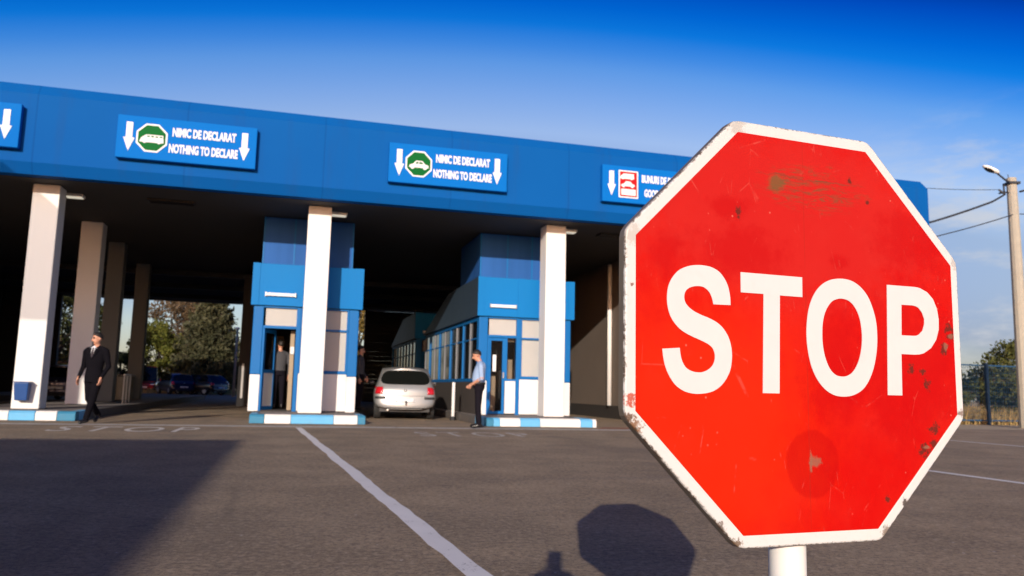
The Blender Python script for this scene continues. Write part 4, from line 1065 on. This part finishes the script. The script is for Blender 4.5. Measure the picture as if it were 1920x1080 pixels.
leafy('leafy_tree', 'green tree behind the blue fence beside the concrete pole', (22.0, 33.0, -.02), 3.3, 2.1, M['leaf_fresh'], 11000, .085, trunk_h=.2, seed=11, nclump=60, trunk_r=.07)
for i, (x, y, h, rr) in enumerate(((62, 96, 4.6, 4.5), (69, 99, 5.4, 4.6), (77, 101, 5.0, 4.8), (54, 95, 4.3, 4.5))):
    leafy('distant_tree', ('rounded brownish tree in the far tree row beyond the field, next to the fence post', 'tallest tree of the far tree row behind the near green tree', 'rightmost tree of the far tree row beyond the field', 'far tree hidden behind the stop sign edge beyond the field')[i], (x, y, -.02), h, rr, M['leaf_green'] if i % 2 else M['leaf_brown'], 3500, .28, trunk_h=.4, seed=30+i, nclump=45, group='far tree row beyond the fence')
# dry grass
def grass(name, label, N, sampler, h0, h1, wd):
    P = sampler(N); a = rng.uniform(0, 2*pi, N); h = rng.uniform(h0, h1, N); ln = rng.normal(0, .18, (N, 2))*h[:, None]
    dx = np.cos(a)*wd; dy = np.sin(a)*wd; z = np.zeros(N)-.02
    v = np.stack([np.stack([P[:, 0]-dx, P[:, 1]-dy, z], 1), np.stack([P[:, 0]+dx, P[:, 1]+dy, z], 1), np.stack([P[:, 0]+ln[:, 0], P[:, 1]+ln[:, 1], h], 1)], 1).reshape(-1, 3)
    o = fromnp(name, v, np.arange(3*N).reshape(N, 3), M['dry_grass']); tag(o, label, 'grass', kind='stuff')
def smpF(t0, t1, n0, n1):
    def s(N):
        t = rng.uniform(t0, t1, N); n = n0+(n1-n0)*rng.uniform(0, 1, N)**1.6
        return np.stack([t*cos(FA)-n*sin(FA), CD+t*sin(FA)+n*cos(FA)], 1)
    return s
grass('dry_grass', 'tall dry yellow grass behind the blue fence', 26000, smpF(14.8, 40, 3.9, 26), .25, .75, .012)
grass('dry_grass', 'dry yellow grass under the trees beyond the left lane', 9000, smpF(-24, 2, 40.6, 55), .2, .5, .02)

# ------------------------------------------------------------------ FENCE, POLE, WIRES
fz = thingF('mesh_fence', 'blue metal mesh fence along the road right of the stop sign', 'fence', 0, 3.9, 0)
d = 2.55; k0 = 19.47-2*d
for i in range(9):
    t = k0+i*d; p = MB().box(t-.05, t+.05, -.05, .05, 0, 2.24).build('fence_post', M['fence_blue'], fz, bevel=.006)
wr = MB(); fr = MB()
for i in range(8):
    a, b_ = k0+i*d+.06, k0+(i+1)*d-.06
    fr.box(a, b_, -.02, .02, 2.12, 2.17).box(a, b_, -.02, .02, .14, .19)
    x = a+.05
    while x < b_-.02: wr.box(x, x+.007, -.004, .004, .19, 2.12); x += .085
    z = .35
    while z < 2.1: wr.box(a, b_, .0045, .010, z, z+.006); z += .17
fr.split('fence_rail', M['fence_blue'], fz); wr.build('mesh_panel', M['fence_blue'], fz)

pole = thing('lamp_pole', 'concrete utility pole with a street lamp at the right edge', 'street lamp', (17.50, 26, -.02), 0)
MB().cyl((0, 0, 0), (0, 0, 8.5), .22, .155, 12).build('pole', M['concrete'], pole, smooth=False, bevel=.02)
arm = MB().tube([(-.02, -.05, 8.32), (-.22, -.07, 8.38), (-.52, -.09, 8.62)], .032)
arm.box(-.19, .19, -.19, .19, 8.26, 8.34); arm.build('lamp_arm', M['wire'], pole)
hd = MB(); Rm = Matrix.Rotation(rad(-28), 3, 'Y').inverted()
RY = Matrix.Rotation(rad(24), 3, 'Y')
hd.ell((-.74, -.10, 8.76), (.31, .13, .085), 18, 10, 0, RY); h = hd.build('lamp_head', M['white_paint'], pole, smooth=True)
lg = MB(); lg.ell((-.80, -.115, 8.745), (.20, .10, .085), 16, 8, 0, RY); lg.build('lamp_lens', M['glass_dark'], h, smooth=True)
MB().cyl((-.10, -.02, 8.4), (-.12, -.02, 8.62), .012).cyl((-.34, -.1, 8.0), (-.34, -.1, 8.22), .03).split('insulator', M['wire'], pole)
MB().tube([(-.18, -.1, 7.95), (-.32, -.1, 7.97), (-.52, -.1, 7.92)], .03).tube([(.2, -.1, 8.0), (.45, -.1, 8.07), (.9, -.1, 8.12)], .035).build('cross_arm', M['wire'], pole)
def cable(label, pts, r):
    P = []
    for a, b_ in zip(pts[:-1], pts[1:]):
        a = Vector(a); b_ = Vector(b_); K = 12
        for i in range(K): f_ = i/K; q = a+(b_-a)*f_; q.z -= .02*(b_-a).length*4*f_*(1-f_)*.5; P.append(q)
    P.append(Vector(pts[-1])); tag(MB().tube(P, r, 6).build('overhead_cable', M['wire']), label, 'cable', 'cables strung from the concrete pole')
cable('thick dark twisted cable running from the pole down towards the canopy', [(16.95, 25.85, 8.02), (17.12, 25.8, 7.85), (16.6, 25.7, 7.55), (14.65, 26.0, 6.86), (11.3, 23.2, 6.5)], .035)
cable('thin lower cable running from the pole left behind the stop sign', [(17.35, 25.8, 7.15), (15.09, 26.0, 6.45), (11.8, 26.0, 5.6)], .018)
cable('thin pale upper cable running left from the pole to the canopy roof', [(16.95, 25.85, 8.02), (14.6, 26.0, 8.05), (12.2, 24.0, 7.2)], .010)
cable('cables leaving the pole to the right edge of the photo', [(18.3, 25.9, 8.12), (24, 26.5, 8.6)], .025)
cable('thin lower cable leaving the pole to the right edge', [(17.65, 25.9, 7.2), (24, 26.5, 7.4)], .016)
lp = thing('lamp_post', 'slim pale lamp post between the conifer and the open booth', 'street lamp', (-16.75, 50, -.02), 0)
MB().cyl((0, 0, 0), (0, 0, 4.3), .085, .06, 12).build('post', M['concrete'], lp, smooth=True); MB().ell((0, 0, 4.36), (.16, .16, .09)).build('lamp_head', M['white_low'], lp, smooth=True)

# ------------------------------------------------------------------ BEHIND THE CAMERA (their shadows fall into the picture)
r = thingF('service_building', 'flat roofed building behind the camera that shades the road at the left', 'building', -12.03, -23.9, 0)
MB().box(-22, 0, -18, 0, 0, 4.9).build('wall', M['office_wall'], r); MB().box(-22.1, .1, -18.1, .1, 4.9, 5.05).build('roof', M['roof'], r)
for i in range(5):
    w = MB().box(-4-i*4, -2-i*4, .003, .03, 1, 2.4).build('window', M['blue_frame'], r); MB().box(-3.9-i*4, -2.1-i*4, .031, .04, 1.1, 2.3).build('pane', M['glass_dark'], w)
r = thingF('entry_canopy', 'flat canopy at the far left outside the photo that shades the left column', 'canopy', -12.64, -4.9, 0)
def slab(poly, nm, mt):
    k = len(poly)
    MB().add([(x, y, 5.5) for x, y in poly]+[(x, y, 6.56) for x, y in poly], [tuple(range(k)), tuple(range(2*k-1, k-1, -1))]+[(i, (i+1) % k, k+(i+1) % k, k+i) for i in range(k)]).build(nm, mt, r)
slab([(-16, 0), (-.44, 0), (-2.86, -6.7), (-16, -6.7)], 'roof', M['blue_fascia'])
slab([(-.42, 0), (0, 0), (0, -6.7), (-2.84, -6.7)], 'shade_thinning_bay', glass('shade_thinning_sheet', (.6, .6, .6), .92, .74))  # unseen bay added to half lighten the shade on the left front column
for x in (-15, -9, -3.5):
    for y in (-5.9, -.8): MB().box(x-.2, x+.2, y-.2, y+.2, 0.002, 5.5).build('column', M['white_paint'], r)
r = thing('photo_camera', 'camera with a flash on a tripod at the viewpoint', 'camera', (-.057, -.14, 0), 0)
MB().box(-.072, .072, 0, .07, .80, .905).cyl((0, .07, .855), (0, .10, .855), .034).box(-.03, .03, .01, .06, .905, .945).build('body', M['black'], r, bevel=.012)
MB().box(-.036, .036, -.02, .05, 1.10, 1.222).box(-.02, .02, .01, .04, .945, 1.07).build('flash', M['black'], r, bevel=.008)
MB().ell((0, .015, 1.03), (.12, .045, .085)).build('shadow_widener', M['black'], r, smooth=True)  # unseen ellipsoid added to widen the lower part of the camera shadow
for a in (90, 210, 330): MB().cyl((0, .03, .80), (.4*cos(rad(a)), .03-.35+.35*sin(rad(a))*.6, .002), .016, .012).build('leg', M['black'], r)

# ------------------------------------------------------------------ WORLD
wd = bpy.data.worlds.new('World'); SC.world = wd; wd.use_nodes = True
t = wd.node_tree; bg = t.nodes['Background']
sky = t.nodes.new('ShaderNodeTexSky'); sky.sky_type = 'NISHITA'; sky.sun_disc = False
sky.sun_elevation = SUN_EL; sky.sun_rotation = rad(180)+SUN_AZ; sky.altitude = 100; sky.air_density = 1.0; sky.dust_density = 1.2; sky.ozone_density = 2.5
def wn(ty, **k):
    x = t.nodes.new('ShaderNode'+ty)
    for a, b_ in k.items(): setattr(x, a, b_)
    return x
tc = wn('TexCoord'); sep = wn('SeparateXYZ'); t.links.new(tc.outputs['Generated'], sep.inputs[0])
rp = wn('ValToRGB'); cr = rp.color_ramp
# the polarised sky: deepest blue at a right angle to the sun, paler towards the horizon
def wm(op, a, b_):
    x = wn('Math', operation=op)
    for k_, v_ in ((0, a), (1, b_)):
        if isinstance(v_, float): x.inputs[k_].default_value = v_
        else: t.links.new(v_, x.inputs[k_])
    return x.outputs[0]
ex = sep.outputs[0]
t.links.new(wm('ADD', sep.outputs[2], wm('ADD', wm('MULTIPLY', wm('MULTIPLY', ex, ex), .31), wm('MULTIPLY', ex, .033))), rp.inputs[0])
STRENGTH = .10
SKY = [(0, (1.45, 1.25, 1.25)), (.115, (1.35, 1.2, 1.25)), (.17, (.86, .79, 1.08)), (.278, (1.36, 1.15, 1.24)), (.325, (1.98, 1.66, 1.70)), (.365, (1.38, 1.48, 1.82)), (.40, (.82, 1.3, 1.88)), (.42, (.38, 1.06, 1.88)), (.443, (.03, .82, 1.85)), (.465, (0, .6, 1.72)), (.495, (0, .34, 1.42)), (.51, (0, .23, 1.1)), (.65, (.02, .18, .8)), (1, (.1, .25, .7))]
while len(cr.elements) < len(SKY): cr.elements.new(.5)
for e, (p, c) in zip(cr.elements, SKY): e.position = p; e.color = (*[v_/2.5 for v_ in c], 1)
mul = wn('Mix', data_type='RGBA', blend_type='MULTIPLY'); mul.inputs[0].default_value = 1
gain = wn('Mix', data_type='RGBA', blend_type='MULTIPLY'); gain.inputs[0].default_value = 1; gain.inputs[7].default_value = (2.5, 2.5, 2.5, 1)
t.links.new(sky.outputs[0], gain.inputs[6]); t.links.new(gain.outputs[2], mul.inputs[6]); t.links.new(rp.outputs[0], mul.inputs[7])
# broad bright glow of the low sun, behind the camera
sd = wn('VectorMath', operation='DOT_PRODUCT'); t.links.new(tc.outputs['Generated'], sd.inputs[0])
sd.inputs[1].default_value = (-sin(SUN_AZ)*cos(SUN_EL), -cos(SUN_AZ)*cos(SUN_EL), sin(SUN_EL))
gm = wn('MapRange', interpolation_type='SMOOTHSTEP'); gm.inputs[1].default_value = .25; gm.inputs[2].default_value = 1; t.links.new(sd.outputs['Value'], gm.inputs[0])
glow = wn('Mix', data_type='RGBA'); t.links.new(gm.outputs[0], glow.inputs[0]); glow.inputs[6].default_value = (1, 1, 1, 1); glow.inputs[7].default_value = (2.3, 1.6, 1.1, 1)
mul2 = wn('Mix', data_type='RGBA', blend_type='MULTIPLY'); mul2.inputs[0].default_value = 1
t.links.new(mul.outputs[2], mul2.inputs[6]); t.links.new(glow.outputs[2], mul2.inputs[7]); mul = mul2
# thin wisps of cloud low in the sky
mp = wn('Mapping'); mp.inputs['Scale'].default_value = (7, 7, 22); t.links.new(tc.outputs['Generated'], mp.inputs[0])
nz = wn('TexNoise'); nz.inputs['Scale'].default_value = 1.3; nz.inputs['Detail'].default_value = 7; nz.inputs['Roughness'].default_value = .6; t.links.new(mp.outputs[0], nz.inputs['Vector'])
cm = wn('MapRange', interpolation_type='SMOOTHSTEP'); cm.inputs[1].default_value = .47; cm.inputs[2].default_value = .72; t.links.new(nz.outputs['Fac'], cm.inputs[0])
el = wn('MapRange', interpolation_type='SMOOTHSTEP'); el.inputs[1].default_value = .34; el.inputs[2].default_value = .22; t.links.new(sep.outputs[2], el.inputs[0])
ax = wn('MapRange', interpolation_type='SMOOTHSTEP'); ax.inputs[1].default_value = .36; ax.inputs[2].default_value = .52; t.links.new(sep.outputs[0], ax.inputs[0])
m1 = wn('Math', operation='MULTIPLY'); t.links.new(cm.outputs[0], m1.inputs[0]); t.links.new(el.outputs[0], m1.inputs[1])
m2 = wn('Math', operation='MULTIPLY'); t.links.new(m1.outputs[0], m2.inputs[0]); t.links.new(ax.outputs[0], m2.inputs[1])
m3 = wn('Math', operation='MULTIPLY'); t.links.new(m2.outputs[0], m3.inputs[0]); m3.inputs[1].default_value = .75
cl = wn('Mix', data_type='RGBA'); t.links.new(m3.outputs[0], cl.inputs[0]); t.links.new(mul.outputs[2], cl.inputs[6]); cl.inputs[7].default_value = (6.5, 6.6, 6.9, 1)
t.links.new(cl.outputs[2], bg.inputs[0]); bg.inputs[1].default_value = STRENGTH
sl = bpy.data.lights.new('sun', 'SUN'); sl.energy = 4.6; sl.angle = rad(.5); sl.color = (1, .905, .785)
so = bpy.data.objects.new('sun', sl); COL.objects.link(so)
dv = Vector((sin(SUN_AZ)*cos(SUN_EL), cos(SUN_AZ)*cos(SUN_EL), -sin(SUN_EL)))
so.rotation_euler = dv.to_track_quat('-Z', 'Y').to_euler(); so.location = -dv*50
# ------------------------------------------------------------------ CAMERA
cd = bpy.data.cameras.new('camera'); co = bpy.data.objects.new('camera', cd); COL.objects.link(co)
co.matrix_world = Matrix.Translation((0, 0, .859)) @ Matrix.Rotation(rad(97.42), 4, 'X') @ Matrix.Rotation(rad(1.373), 4, 'Z')
cd.sensor_width = 36; cd.lens = 1459.8/1920*36; cd.shift_x = (960-936.3)/1920; cd.clip_end = 4000; cd.clip_start = .02
cd.dof.use_dof = True; cd.dof.focus_distance = 1.39; cd.dof.aperture_fstop = 9
SC.camera = co
SC.view_settings.view_transform = 'Standard'; SC.view_settings.look = 'None'; SC.view_settings.exposure = 0; SC.view_settings.gamma = 1
